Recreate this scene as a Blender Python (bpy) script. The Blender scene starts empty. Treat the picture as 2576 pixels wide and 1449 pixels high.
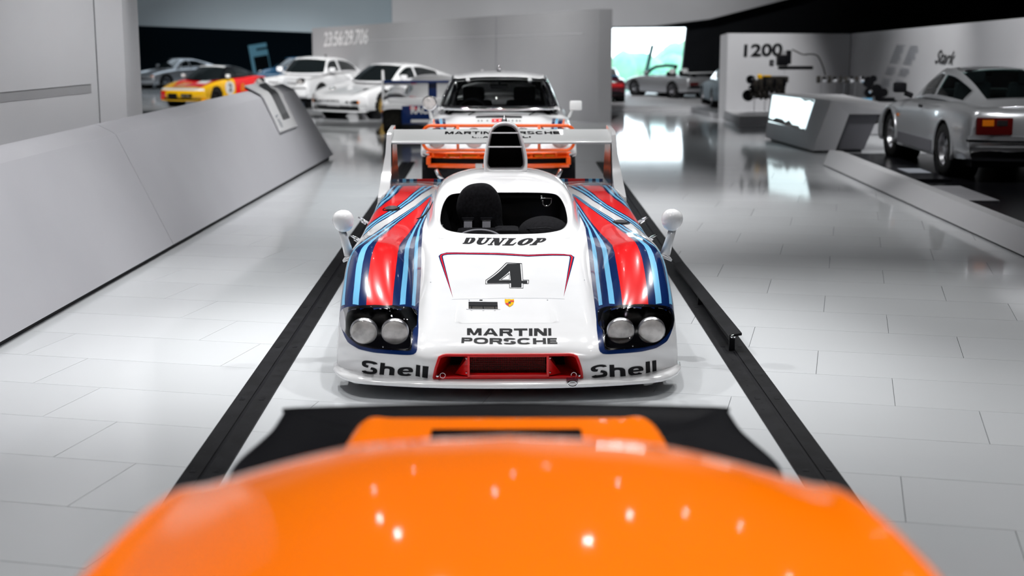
import bpy, bmesh, math, random
import numpy as np
from mathutils import Vector, Matrix
from mathutils.bvhtree import BVHTree
random.seed(3)
S = bpy.context.scene
COL = S.collection
# ------------------------------------------------------------------ camera
cam_d = bpy.data.cameras.new('camera')
cam = bpy.data.objects.new('camera', cam_d)
COL.objects.link(cam)
cam_d.sensor_width = 36.0
cam_d.lens = 50.0
cam_d.clip_start = 0.05
cam_d.clip_end = 400
cam.location = (0, 0, 2.0)
cam.rotation_euler = (math.radians(90 - 10.753), 0, math.radians(-0.362))
cam_d.dof.use_dof = True
cam_d.dof.focus_distance = 8.6
cam_d.dof.aperture_fstop = 1.7
S.camera = cam
# ------------------------------------------------------------------ world: overcast daylight outside the building
W = bpy.data.worlds.new('world'); S.world = W; W.use_nodes = True
bg = W.node_tree.nodes['Background']
bg.inputs['Color'].default_value = (0.80, 0.93, 1.0, 1)
bg.inputs['Strength'].default_value = 4.0
S.view_settings.view_transform = 'Standard'
S.view_settings.look = 'None'
S.view_settings.exposure = 0.45
S.view_settings.gamma = 1.0
# ------------------------------------------------------------------ lights
def area(name, loc, target, sx, sy, power, color=(1, 1, 1), shape='RECTANGLE', spread=180):
    l = bpy.data.lights.new(name, 'AREA'); l.shape = shape; l.size = sx; l.size_y = sy
    l.energy = power; l.color = color; l.spread = math.radians(spread)
    o = bpy.data.objects.new(name, l); COL.objects.link(o); o.location = loc
    d = Vector(target) - Vector(loc)
    o.rotation_euler = d.to_track_quat('-Z', 'Y').to_euler()
    return o
def spot(name, loc, target, power, angle=50, blend=0.6, size=0.06, color=(1, 1, 1)):
    l = bpy.data.lights.new(name, 'SPOT'); l.energy = power * 1.5; l.spot_size = math.radians(angle)
    l.spot_blend = blend; l.shadow_soft_size = size; l.color = color
    o = bpy.data.objects.new(name, l); COL.objects.link(o); o.location = loc
    d = Vector(target) - Vector(loc)
    o.rotation_euler = d.to_track_quat('-Z', 'Y').to_euler()
    return o
# unseen soft light added inside the dark room
area('dark_room_light', (-8.5, 44, 4.5), (-8.0, 42, -0.5), 6, 6, 130, (0.75, 0.88, 1))
# track spots over the row of cars
for loc, tg, pw in [((-2.2, 9.6, 5.2), (-0.2, 8.9, 0.4), 185), ((2.2, 9.4, 5.2), (0.3, 8.8, 0.4), 185),
                    ((-0.6, 9.8, 5.2), (0, 8.0, 0.2), 115), ((0.9, 12.0, 5.2), (0.0, 10.4, 0.5), 105), ((-1.2, 12.6, 5.2), (0.0, 11.2, 0.5), 95),
                    ((-1.6, 5.0, 5.2), (0.0, 7.9, 0.3), 50), ((1.6, 5.0, 5.2), (0.0, 7.9, 0.3), 50), ((0.3, 8.6, 5.2), (0.0, 8.2, 0.3), 150), ((0.0, 9.6, 5.2), (0, 14.3, 0.6), 300),  # last one added to brighten the front bumper of the rally car
                    ((-1.6, 14.0, 5.2), (0.0, 15.0, 0.8), 260), ((1.6, 14.2, 5.2), (0.0, 15.2, 0.8), 260),
                    ((2.2, 1.6, 5.2), (0.4, 2.3, 1.2), 330), ((-2.0, 0.6, 5.2), (-0.3, 2.2, 1.2), 90), ((0.8, 4.2, 5.2), (0.2, 2.8, 1.0), 200)]:
    spot('track_spot_light', loc, tg, pw, 60, 0.9)
# spots washing the floor and the parapet
for loc, tg, pw in [((3.0, 11.0, 5.2), (2.9, 9.0, 0), 230), ((2.9, 5.4, 5.2), (2.6, 5.8, 0), 190), ((-2.4, 5.4, 5.2), (-2.3, 6.4, 0), 190), ((-2.2, 10.4, 5.2), (-2.2, 9.6, 0), 150),
                    ((2.9, 15.8, 5.2), (2.9, 14.4, 0), 260), ((-1.6, 18.2, 5.2), (-2.4, 17.5, 0.4), 200), ((-0.6, 12.5, 5.2), (-3.4, 13.0, 0.5), 260), ((-0.4, 8.5, 5.2), (-3.4, 9.0, 0.5), 260), ((-0.8, 17.5, 5.2), (-3.0, 17.0, 0.6), 190)]:
    spot('floor_spot_light', loc, tg, pw * 1.25, 66, 1.0)
# wall washers, with a closer spot added to brighten the pale ceiling volume
for loc, tg, pw, an in [((-4.0, 26.0, 5.2), (-3.2, 34.0, 0.8), 520, 55), ((-0.5, 23.5, 5.2), (-0.5, 30.5, 0.9), 620, 55), ((1.2, 22.0, 5.2), (1.3, 28.3, 0.8), 560, 50), ((-7.0, 30.0, 5.2), (-5.5, 36, 1.2), 200, 60),
                        ((4.9, 25.2, 4.6), (4.9, 28.6, 0.9), 360, 40), ((4.8, 22.5, 5.2), (7.2, 24.0, 1.1), 300, 60), ((4.6, 18.0, 5.2), (7.3, 20.5, 1.2), 330, 60), ((5.0, 25.0, 5.2), (4.9, 23.0, 0.4), 120, 60),
                        ((-12, 32, 5.4), (-8, 37.2, 2.2), 120, 70), ((3.0, 30.0, 3.4), (3.4, 37.0, 2.3), 330, 80), ((-1.0, 31.0, 3.6), (-1.5, 37.0, 2.4), 60, 70), ((-1.5, 6.0, 4.8), (-4.6, 12.0, 2.2), 90, 80)]:
    spot('wall_washer_light', loc, tg, pw, an, 1.0, 0.1)
# spots over the cars further back
for loc, tg, pw in [((-2.6, 24.5, 5.2), (-3.6, 30.6, 0.6), 700), ((-5.0, 30.0, 5.3), (-5.4, 34.5, 0.6), 500), ((-8.6, 28.5, 5.3), (-7.5, 34.0, 0.5), 600), ((-11.0, 36.0, 1.75), (-10.5, 41.0, 0.5), 160),
                    ((3.4, 29.0, 5.2), (3.4, 33.5, 0.4), 160), ((3.2, 16.0, 5.0), (5.6, 18.2, 0.6), 330), ((6.2, 13.5, 5.0), (6.1, 17.0, 0.7), 200), ((-1.0, 21.5, 5.2), (-1.8, 26.5, 0.5), 420)]:
    spot('car_spot_light', loc, tg, pw, 50, 0.9)
# ------------------------------------------------------------------ helpers
def mat(name, color, rough=0.5, metal=0.0, coat=0.0, spec=0.5, emit=None, estr=0.0, alpha=1.0):
    m = bpy.data.materials.new(name); m.use_nodes = True
    b = m.node_tree.nodes['Principled BSDF']
    b.inputs['Base Color'].default_value = (*color, 1)
    b.inputs['Roughness'].default_value = rough
    b.inputs['Metallic'].default_value = metal
    b.inputs['Coat Weight'].default_value = coat
    b.inputs['Coat Roughness'].default_value = 0.03
    b.inputs['Specular IOR Level'].default_value = spec
    if emit:
        b.inputs['Emission Color'].default_value = (*emit, 1)
        b.inputs['Emission Strength'].default_value = estr
    if alpha < 1: b.inputs['Alpha'].default_value = alpha
    return m
def noise_mat(name, c1, c2, scale, rough=0.5, bump=0.0, coat=0.0, spec=0.5, bscale=None, r2=None):
    m = mat(name, c1, rough, 0, coat, spec); nt = m.node_tree; b = nt.nodes['Principled BSDF']
    tc = nt.nodes.new('ShaderNodeTexCoord'); n = nt.nodes.new('ShaderNodeTexNoise')
    n.inputs['Scale'].default_value = scale; n.inputs['Detail'].default_value = 4
    nt.links.new(tc.outputs['Object'], n.inputs['Vector'])
    r = nt.nodes.new('ShaderNodeValToRGB')
    r.color_ramp.elements[0].color = (*c1, 1); r.color_ramp.elements[1].color = (*c2, 1)
    r.color_ramp.elements[0].position = 0.35; r.color_ramp.elements[1].position = 0.65
    nt.links.new(n.outputs['Fac'], r.inputs['Fac']); nt.links.new(r.outputs['Color'], b.inputs['Base Color'])
    if r2 is not None:
        mr = nt.nodes.new('ShaderNodeMapRange'); mr.inputs['To Min'].default_value = rough; mr.inputs['To Max'].default_value = r2
        nt.links.new(n.outputs['Fac'], mr.inputs['Value']); nt.links.new(mr.outputs['Result'], b.inputs['Roughness'])
    if bump:
        n2 = nt.nodes.new('ShaderNodeTexNoise'); n2.inputs['Scale'].default_value = bscale or scale * 8
        nt.links.new(tc.outputs['Object'], n2.inputs['Vector'])
        bp = nt.nodes.new('ShaderNodeBump'); bp.inputs['Strength'].default_value = bump; bp.inputs['Distance'].default_value = 0.002
        nt.links.new(n2.outputs['Fac'], bp.inputs['Height']); nt.links.new(bp.outputs['Normal'], b.inputs['Normal'])
    return m
def glass_mat(name, tint, refl=0.08):
    m = bpy.data.materials.new(name); m.use_nodes = True; nt = m.node_tree
    for n in list(nt.nodes): nt.nodes.remove(n)
    o = nt.nodes.new('ShaderNodeOutputMaterial'); mx = nt.nodes.new('ShaderNodeMixShader')
    t = nt.nodes.new('ShaderNodeBsdfTransparent'); t.inputs['Color'].default_value = (*tint, 1)
    g = nt.nodes.new('ShaderNodeBsdfGlossy'); g.inputs['Roughness'].default_value = 0.02
    f = nt.nodes.new('ShaderNodeFresnel'); f.inputs['IOR'].default_value = 1.45 + refl
    nt.links.new(f.outputs[0], mx.inputs[0]); nt.links.new(t.outputs[0], mx.inputs[1]); nt.links.new(g.outputs[0], mx.inputs[2])
    nt.links.new(mx.outputs[0], o.inputs['Surface'])
    return m
M = dict(
    white=noise_mat('white_paint', (0.86, 0.86, 0.87), (0.90, 0.90, 0.91), 3, 0.16, 0, 0.6),
    navy=mat('navy_paint', (0.004, 0.022, 0.115), 0.2, 0, 0.5),
    sky=mat('light_blue_paint', (0.20, 0.60, 0.93), 0.25, 0, 0.4),
    red=mat('red_paint', (0.88, 0.008, 0.010), 0.22, 0, 0.4),
    redin=mat('red_duct_paint', (0.65, 0.004, 0.008), 0.4),
    black=mat('black_lettering', (0.004, 0.004, 0.006), 0.5, 0, 0, 0.2),
    blackgloss=mat('gloss_black', (0.005, 0.005, 0.007), 0.22, 0, 0.0, 0.3),
    rubber=noise_mat('tyre_rubber', (0.008, 0.008, 0.008), (0.014, 0.014, 0.014), 20, 0.75, 0, 0, 0.25),
    fabric=noise_mat('black_seat_fabric', (0.004, 0.004, 0.005), (0.009, 0.009, 0.011), 60, 0.95, 0.5, 0, 0.15, 400),
    interior=noise_mat('black_interior_shell', (0.008, 0.008, 0.009), (0.014, 0.014, 0.016), 5, 0.35),
    orange=noise_mat('orange_car_paint', (1.0, 0.185, 0.002), (1.0, 0.195, 0.003), 2, 0.05, 0, 0.0, 0.5),
    bar=mat('orange_bar_paint', (1.0, 0.125, 0.004), 0.35, 0, 0.3),
    chrome=mat('polished_chrome', (0.8, 0.8, 0.82), 0.08, 1),
    steel=mat('brushed_steel', (0.45, 0.45, 0.47), 0.3, 1),
    lens=noise_mat('headlamp_glass', (0.62, 0.60, 0.58), (0.42, 0.40, 0.39), 9, 0.10, 0, 1.0),
    lens2=mat('lamp_reflector', (0.85, 0.85, 0.85), 0.15, 0.9),
    gold=noise_mat('gold_rim', (0.42, 0.27, 0.06), (0.55, 0.36, 0.10), 12, 0.35),
    silver=mat('silver_car_paint', (0.48, 0.49, 0.51), 0.28, 0.55, 0.8),
    yellow=mat('yellow_paint', (0.95, 0.52, 0.003), 0.25, 0, 0.5),
    amber=mat('amber_lens', (0.85, 0.22, 0.01), 0.2, 0, 0.5),
    tail=mat('dark_red_lens', (0.10, 0.006, 0.006), 0.15, 0, 0.5),
    glassdark=mat('dark_car_glass', (0.008, 0.011, 0.012), 0.04, 0, 0.5),
    glass=glass_mat('clear_car_glass', (0.96, 0.99, 0.985)),
    teal=glass_mat('teal_tinted_glass', (0.78, 0.99, 0.96)),
    cover=glass_mat('clear_plastic_cover', (0.97, 0.97, 0.97), -0.25),
    wall=noise_mat('matt_white_wall', (0.62, 0.62, 0.64), (0.66, 0.66, 0.68), 0.6, 0.55, 0.15, 0, 0.3, 60),
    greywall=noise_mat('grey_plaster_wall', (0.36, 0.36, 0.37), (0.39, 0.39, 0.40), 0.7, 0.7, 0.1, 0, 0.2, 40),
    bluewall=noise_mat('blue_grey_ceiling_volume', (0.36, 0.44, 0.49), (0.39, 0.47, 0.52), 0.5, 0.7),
    darkwall=noise_mat('black_wall', (0.004, 0.005, 0.007), (0.006, 0.007, 0.009), 1, 0.8, 0, 0, 0.2),
    darkfloor=mat('black_platform_floor', (0.006, 0.006, 0.008), 0.25),
    barrier=noise_mat('barrier_lacquer', (0.47, 0.47, 0.50), (0.50, 0.50, 0.53), 0.8, 0.34, 0.08, 0, 0.35, 90),
    rail=noise_mat('dark_metal_rail', (0.009, 0.009, 0.010), (0.015, 0.015, 0.017), 8, 0.55, 0.2, 0, 0.12, 200),
    tailblack=noise_mat('black_rubber_spoiler', (0.003, 0.003, 0.0045), (0.005, 0.005, 0.0065), 6, 0.5, 0, 0, 0.14),
    joint=mat('dark_tile_joint', (0.10, 0.11, 0.12), 0.8),
    screen=mat('lit_display_screen', (0.7, 0.85, 0.9), 0.4, emit=(0.80, 0.97, 1.0), estr=1.25),
    teallite=mat('dim_blue_display', (0.05, 0.12, 0.16), 0.5, emit=(0.10, 0.28, 0.38), estr=0.25),
    foliage=noise_mat('tree_foliage', (0.10, 0.30, 0.24), (0.22, 0.42, 0.26), 1.2, 0.8),
    lawn=noise_mat('pale_outdoor_paving', (0.55, 0.62, 0.64), (0.66, 0.72, 0.72), 1, 0.8),
    textgrey=mat('grey_lettering', (0.30, 0.32, 0.36), 0.6),
    textwhite=mat('white_lettering', (0.80, 0.80, 0.80), 0.6),
    darkred=mat('dark_red_car_paint', (0.09, 0.008, 0.018), 0.25, 0, 0.5),
    bluecar=mat('blue_car_paint', (0.02, 0.22, 0.45), 0.25, 0, 0.5),
    brown=noise_mat('tyre_tread', (0.03, 0.028, 0.022), (0.05, 0.045, 0.035), 20, 0.8),
    numblack=mat('matt_number_black', (0.006, 0.007, 0.009), 0.6, 0, 0, 0.15),
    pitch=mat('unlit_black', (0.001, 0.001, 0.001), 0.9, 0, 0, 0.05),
    strap=mat('grey_webbing', (0.16, 0.16, 0.18), 0.7),
    wingwhite=mat('satin_white', (0.74, 0.75, 0.75), 0.35, 0, 0.2),
    headlens=noise_mat('ribbed_lamp_glass', (0.66, 0.63, 0.61), (0.36, 0.34, 0.33), 13, 0.07, 0, 1.0),
    copper=noise_mat('dusty_engine_metal', (0.010, 0.009, 0.007), (0.05, 0.042, 0.035), 9, 0.4),
    post=mat('teal_window_post', (0.03, 0.16, 0.16), 0.5),
    roomdark=mat('blue_lit_wall', (0.006, 0.022, 0.036), 0.8, 0, 0, 0.2),  # faint blue light of the dark room put into the wall colour
    lampglow=mat('lit_spot_lens', (1, 1, 1), 0.5, emit=(1, 1, 1), estr=45),
    ceil=noise_mat('dark_grey_ceiling', (0.045, 0.05, 0.055), (0.06, 0.065, 0.07), 0.5, 0.8),
)
def tile_mat():
    m = noise_mat('white_glossy_floor_tile', (0.70, 0.72, 0.74), (0.75, 0.77, 0.79), 0.35, 0.055, 0.0, 0, 0.5, None, 0.10)
    nt = m.node_tree; b = nt.nodes['Principled BSDF']
    oi = nt.nodes.new('ShaderNodeObjectInfo'); r = nt.nodes['Color Ramp'] if 'Color Ramp' in nt.nodes else None
    mx = nt.nodes.new('ShaderNodeMixRGB'); mx.blend_type = 'MULTIPLY'; mx.inputs[0].default_value = 1
    mr = nt.nodes.new('ShaderNodeMapRange'); mr.inputs['To Min'].default_value = 0.965; mr.inputs['To Max'].default_value = 1.0
    nt.links.new(oi.outputs['Random'], mr.inputs['Value'])
    l = b.inputs['Base Color'].links[0]; src = l.from_socket
    nt.links.new(src, mx.inputs[1]); nt.links.new(mr.outputs['Result'], mx.inputs[2]); nt.links.new(mx.outputs[0], b.inputs['Base Color'])
    return m
M['tile'] = tile_mat()

def thing(name, label, cat, loc=(0, 0, 0), rz=0.0, group=None):
    o = bpy.data.objects.new(name, None); COL.objects.link(o)
    o.location = loc; o.rotation_euler = (0, 0, rz); o.empty_display_size = 0.2
    o['label'] = label; o['category'] = cat
    if group: o['group'] = group
    return o
def tag(o, label, cat, group=None):
    o['label'] = label; o['category'] = cat
    if group: o['group'] = group
    return o
def struct(o, label=None):
    o['kind'] = 'structure'
    if label: o['label'] = label
    return o
def mesh_obj(name, verts, faces, m, parent=None, smooth=True, label=None, auto=None):
    me = bpy.data.meshes.new(name); me.from_pydata([tuple(map(float, v)) for v in verts], [], [tuple(f) for f in faces]); me.update()
    if smooth: me.polygons.foreach_set('use_smooth', [True] * len(me.polygons))
    me.materials.append(M[m] if isinstance(m, str) else m)
    o = bpy.data.objects.new(name, me); COL.objects.link(o)
    if parent: o.parent = parent
    if label: o['label'] = label
    if auto: 
        mark_sharp(me, auto)
    return o
def mark_sharp(me, ang):
    bm = bmesh.new(); bm.from_mesh(me); a = math.radians(ang)
    for e in bm.edges:
        if len(e.link_faces) == 2 and e.calc_face_angle(0) > a: e.smooth = False
    bm.to_mesh(me); bm.free()
def bm_obj(name, bm, m, parent=None, smooth=False, label=None, auto=None):
    me = bpy.data.meshes.new(name); bm.normal_update(); bm.to_mesh(me); bm.free()
    if smooth or auto: me.polygons.foreach_set('use_smooth', [True] * len(me.polygons))
    me.materials.append(M[m] if isinstance(m, str) else m)
    o = bpy.data.objects.new(name, me); COL.objects.link(o)
    if parent: o.parent = parent
    if label: o['label'] = label
    if auto: mark_sharp(me, auto)
    return o
class MB:
    """collects simple solids into one mesh"""
    def __init__(s): s.v = []; s.f = []
    def add(s, v, f):
        n = len(s.v); s.v += [tuple(p) for p in v]; s.f += [tuple(i + n for i in q) for q in f]; return s
    def box(s, c, d, rot=None, bev=0.0):
        hx, hy, hz = d[0] / 2, d[1] / 2, d[2] / 2
        bm = bmesh.new(); bmesh.ops.create_cube(bm, size=1)
        for v in bm.verts: v.co = Vector((v.co.x * d[0], v.co.y * d[1], v.co.z * d[2]))
        if bev: bmesh.ops.bevel(bm, geom=list(bm.edges), offset=bev, segments=2, affect='EDGES', profile=0.6)
        R = rot.to_matrix() if hasattr(rot, 'to_matrix') else (rot or Matrix.Identity(3))
        bm.verts.ensure_lookup_table()
        s.add([R @ v.co + Vector(c) for v in bm.verts], [[v.index for v in f.verts] for f in bm.faces]); bm.free(); return s
    def tube(s, pts, r, n=10, closed=False, caps=True):
        pts = [Vector(p) for p in pts]; N = len(pts); rr = r if isinstance(r, (list, tuple)) else [r] * N
        prev = None; V = []
        for i, p in enumerate(pts):
            if closed: t = (pts[(i + 1) % N] - pts[i - 1])
            else: t = (pts[min(i + 1, N - 1)] - pts[max(i - 1, 0)])
            t.normalize()
            if prev is None:
                a = Vector((0, 0, 1)) if abs(t.z) < 0.9 else Vector((1, 0, 0)); x = t.cross(a).normalized()
            else:
                x = (prev - t * prev.dot(t)).normalized()
            prev = x; y = t.cross(x)
            for k in range(n):
                an = 2 * math.pi * k / n; V.append(p + (x * math.cos(an) + y * math.sin(an)) * rr[i])
        F = []
        for i in range(N if closed else N - 1):
            j = (i + 1) % N
            for k in range(n): F.append((i * n + k, i * n + (k + 1) % n, j * n + (k + 1) % n, j * n + k))
        if caps and not closed: F.append(tuple(reversed(range(n)))); F.append(tuple((N - 1) * n + k for k in range(n)))
        return s.add(V, F)
    def prism(s, poly, h, R=None, o=(0, 0, 0)):
        """extrude a 2-D outline by h along local z, then place"""
        n = len(poly); R = R or Matrix.Identity(3); o = Vector(o)
        V = [R @ Vector((x, y, 0)) + o for x, y in poly] + [R @ Vector((x, y, h)) + o for x, y in poly]
        F = [tuple(reversed(range(n))), tuple(range(n, 2 * n))] + [(i, (i + 1) % n, n + (i + 1) % n, n + i) for i in range(n)]
        return s.add(V, F)
    def lathe(s, prof, c=(0, 0, 0), axis='x', n=32, R=None):
        """prof: (radius, along-axis)"""
        V = []; F = []; m = len(prof)
        for k in range(n):
            a = 2 * math.pi * k / n
            for r, h in prof:
                if axis == 'x': v = Vector((h, r * math.cos(a), r * math.sin(a)))
                elif axis == 'y': v = Vector((r * math.cos(a), h, r * math.sin(a)))
                else: v = Vector((r * math.cos(a), r * math.sin(a), h))
                if R: v = R @ v
                V.append(v + Vector(c))
        for k in range(n):
            j = (k + 1) % n
            for i in range(m - 1): F.append((k * m + i, j * m + i, j * m + i + 1, k * m + i + 1))
        return s.add(V, F)
    def build(s, name, m, parent=None, smooth=False, label=None, auto=None):
        o = mesh_obj(name, s.v, s.f, m, parent, smooth or bool(auto), label)
        bm = bmesh.new(); bm.from_mesh(o.data); bmesh.ops.recalc_face_normals(bm, faces=bm.faces); bm.to_mesh(o.data); bm.free()
        if auto: mark_sharp(o.data, auto)
        return o
def crom(P, sub):
    """catmull-rom along axis 0 of an array (n, ..., 3)"""
    P = np.asarray(P, float); n = len(P); out = []
    ext = np.concatenate([[2 * P[0] - P[1]], P, [2 * P[-1] - P[-2]]])
    for i in range(n - 1):
        p0, p1, p2, p3 = ext[i], ext[i + 1], ext[i + 2], ext[i + 3]
        for k in range(sub):
            t = k / sub
            out.append(0.5 * ((2 * p1) + (-p0 + p2) * t + (2 * p0 - 5 * p1 + 4 * p2 - p3) * t * t + (-p0 + 3 * p1 - 3 * p2 + p3) * t ** 3))
    out.append(P[-1]); return np.array(out)
def spline_grid(ctrl, su, sv):
    g = crom(ctrl, su); g = crom(np.swapaxes(g, 0, 1), sv); return np.swapaxes(g, 0, 1)
def grid_faces(nr, nc, off=0, keep=None):
    F = []
    for i in range(nr - 1):
        for j in range(nc - 1):
            if keep is None or keep(i, j): F.append((off + i * nc + j, off + i * nc + j + 1, off + (i + 1) * nc + j + 1, off + (i + 1) * nc + j))
    return F
def mirror_grid(g):
    """g: rows x cols (col 0 = centre line x=0) -> full width grid"""
    l = g[:, :0:-1].copy(); l[..., 0] *= -1
    return np.concatenate([l, g], axis=1)
def grid_obj(name, g, m, parent=None, drop=None, label=None, thick=0.0, flip=False):
    nr, nc = g.shape[:2]; V = g.reshape(-1, 3); C = (g[:-1, :-1] + g[1:, 1:]) / 2
    F = grid_faces(nr, nc, 0, (lambda i, j: not drop(C[i, j], i, j)) if drop else None)
    if flip: F = [f[::-1] for f in F]
    used = sorted({i for f in F for i in f}); mp = {k: i for i, k in enumerate(used)}
    o = mesh_obj(name, [V[k] for k in used], [tuple(mp[i] for i in f) for f in F], m, parent, True, label)
    if thick:
        md = o.modifiers.new('solid', 'SOLIDIFY'); md.thickness = thick; md.offset = -1
    return o
def bvh_of(o):
    me = o.data
    return BVHTree.FromPolygons([v.co.copy() for v in me.vertices], [tuple(p.vertices) for p in me.polygons])
def resample(P, n):
    P = np.asarray(P, float); d = np.r_[0, np.cumsum(np.linalg.norm(np.diff(P, axis=0), axis=1))]
    t = np.linspace(0, d[-1], n); return np.stack([np.interp(t, d, P[:, k]) for k in range(P.shape[1])], 1)
def stick(bvh, P, off, up=True):
    """nearest point on the body surface, lifted along its normal"""
    out = []
    for p in P:
        co, no, i, d = bvh.find_nearest(Vector(p))
        if up and no.z < -0.2: no = -no
        out.append(co + no * off)
    return out
def ribbon(name, bvh, A, B, m, parent, n=40, k=5, off=0.0012, label=None, drop=None):
    A = resample(A, n); B = resample(B, n); V = []; su = isinstance(bvh, Surf)
    if su: A = [bvh.param(p) for p in A]; B = [bvh.param(p) for p in B]
    for i in range(n):
        for j in range(k + 1):
            V.append(A[i] * (1 - j / k) + B[i] * (j / k))
    if su: V = [bvh.at(q, off) for q in V]
    F = grid_faces(n, k + 1)
    if drop: F = [f for f in F if not drop(sum(np.asarray(V[i]) for i in f) / 4)]
    return mesh_obj(name, V if su else stick(bvh, V, off), F, m, parent, True, label)
class Surf:
    """a paint surface that maps points to grid parameters, so art follows the curvature evenly"""
    def __init__(s, g):
        s.g = g; s.nr, s.nc = g.shape[:2]
        s.bv = BVHTree.FromPolygons([Vector(p) for p in g.reshape(-1, 3)], [tuple(f) for f in grid_faces(s.nr, s.nc)])
    def param(s, p):
        co, no, f, d = s.bv.find_nearest(Vector(p)); i, j = divmod(f, s.nc - 1); a = s.g[i, j]; e1 = s.g[i + 1, j] - a; e2 = s.g[i, j + 1] - a; q = np.array(co) - a
        A = np.array([[e1 @ e1, e1 @ e2], [e1 @ e2, e2 @ e2]]); r = np.linalg.lstsq(A, np.array([q @ e1, q @ e2]), rcond=None)[0]
        return np.array([i + min(max(r[0], 0), 1), j + min(max(r[1], 0), 1)])
    def at(s, uv, off):
        i = min(max(uv[0], 0), s.nr - 1.001); j = min(max(uv[1], 0), s.nc - 1.001); a, c = int(i), int(j); u, v = i - a, j - c; g = s.g
        p = g[a, c] * (1 - u) * (1 - v) + g[a + 1, c] * u * (1 - v) + g[a, c + 1] * (1 - u) * v + g[a + 1, c + 1] * u * v
        n = np.cross(g[a, c + 1] - g[a, c] + g[a + 1, c + 1] - g[a + 1, c], g[a + 1, c] - g[a, c] + g[a + 1, c + 1] - g[a, c + 1]); n = n / (np.linalg.norm(n) + 1e-12)
        return p + n * off
def text_mesh(s, bold=0.0, shear=0.0, res=6):
    """flat text outline -> (verts 2-D normalised to 0..1 in x and y, faces)"""
    c = bpy.data.curves.new('t', 'FONT'); c.body = s; c.offset = bold; c.shear = shear; c.resolution_u = res
    o = bpy.data.objects.new('t', c); COL.objects.link(o)
    dg = bpy.context.evaluated_depsgraph_get(); me = bpy.data.meshes.new_from_object(o.evaluated_get(dg))
    V = np.array([v.co[:2] for v in me.vertices]); F = [tuple(p.vertices) for p in me.polygons]
    bpy.data.objects.remove(o); bpy.data.curves.remove(c); bpy.data.meshes.remove(me)
    mn, mx = V.min(0), V.max(0)
    return (V - mn) / (mx - mn), F, (mx - mn)
def slice2d(V, F, nx, ny=0):
    bm = bmesh.new(); vs = [bm.verts.new((v[0], v[1], 0)) for v in V]
    for f in F:
        try: bm.faces.new([vs[i] for i in f])
        except ValueError: pass
    for ax, n in ((0, nx), (1, ny)):
        for k in range(1, n):
            co = [0, 0, 0]; co[ax] = k / n; no = [0, 0, 0]; no[ax] = 1
            bmesh.ops.bisect_plane(bm, geom=list(bm.verts) + list(bm.edges) + list(bm.faces), plane_co=co, plane_no=no)
    bm.verts.ensure_lookup_table(); bm.verts.index_update()
    V2 = np.array([v.co[:2] for v in bm.verts]); F2 = [tuple(v.index for v in f.verts) for f in bm.faces]; bm.free()
    return V2, F2
def decal_quad(name, bvh, V, F, quad, m, parent, off=0.0015, label=None, nx=16, ny=3):
    """map unit-square art onto the body between four corner points (bl, br, tr, tl) or a list of bottom / top points"""
    V, F = slice2d(V, F, nx, ny)
    bot, top = [np.asarray(q, float) for q in quad]; su = isinstance(bvh, Surf)
    if su: bot = np.array([bvh.param(q) for q in bot]); top = np.array([bvh.param(q) for q in top])
    bc = crom(bot, 12) if len(bot) > 2 else bot; tc = crom(top, 12) if len(top) > 2 else top
    tb = np.linspace(0, 1, len(bc)); tt = np.linspace(0, 1, len(tc)); P = []
    for x, y in V:
        b = np.array([np.interp(x, tb, bc[:, k]) for k in range(bc.shape[1])]); t = np.array([np.interp(x, tt, tc[:, k]) for k in range(tc.shape[1])])
        P.append(b * (1 - y) + t * y)
    if su: P = [bvh.at(q, off) for q in P]
    elif bvh is not None: P = stick(bvh, P, off)
    return mesh_obj(name, P, F, m, parent, False, label)
def flat_text(name, s, o, ux, uy, w, h, m, parent, bold=0.0, shear=0.0, label=None):
    V, F, _ = text_mesh(s, bold, shear); ux = Vector(ux).normalized(); uy = Vector(uy).normalized()
    return mesh_obj(name, [Vector(o) + ux * (v[0] * w) + uy * (v[1] * h) for v in V], F, m, parent, False, label)
# wheel: children of a wheel part
TY = {}
def wheel(parent, x, y, r, w, rim='steel', spokes=5, z=None, hub='blackgloss', tyre='rubber', rimr=0.64):
    """one wheel = tyre with rim (sub-part); x sign gives the outer side"""
    z = r if z is None else z; s = 1 if x > 0 else -1
    key = (r, w, tyre)
    prof = [(r * rimr, -w / 2), (r * 0.9, -w / 2), (r * 0.985, -w / 2 + 0.02), (r, -w * 0.3), (r, w * 0.3), (r * 0.985, w / 2 - 0.02), (r * 0.9, w / 2), (r * rimr, w / 2), (r * rimr, w * 0.3)]
    t = MB().lathe(prof, axis='x', n=40).build('wheel', tyre, parent, auto=40)
    t.location = (x, y, z)
    rr = r * rimr; b = MB()
    f = s * w / 2
    b.lathe([(rr, f), (rr, f - s * 0.012), (rr * 0.93, f - s * 0.02), (rr * 0.86, f - s * 0.07)], n=40)
    b.lathe([(rr * 0.28, f - s * 0.035), (rr * 0.2, f - s * 0.022), (0.001, f - s * 0.02)], n=20)
    for k in range(spokes):
        a = 2 * math.pi * k / spokes; ww = rr * 0.13 if spokes < 8 else rr * 0.05
        d = Vector((0, math.cos(a), math.sin(a))); q = Vector((0, -math.sin(a), math.cos(a)))
        P = []
        for (rad, dep, hw) in ((0.2, 0.03, 1.5), (0.9, 0.06, 1.0)):
            for dx in (0, -0.025):
                for e in (-1, 1): P.append(d * (rr * rad) + q * (e * ww * hw) + Vector((f - s * dep + s * dx, 0, 0)))
        b.add(P, [(0, 1, 5, 4), (2, 3, 7, 6), (0, 4, 6, 2), (1, 3, 7, 5), (0, 2, 3, 1), (4, 5, 7, 6)])
    ro = b.build('rim', rim, t, auto=35)
    d = MB().lathe([(rr * 0.95, f - s * 0.09), (0.001, f - s * 0.09)], n=24).build('brake_disc', hub, t)
    return t
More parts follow.
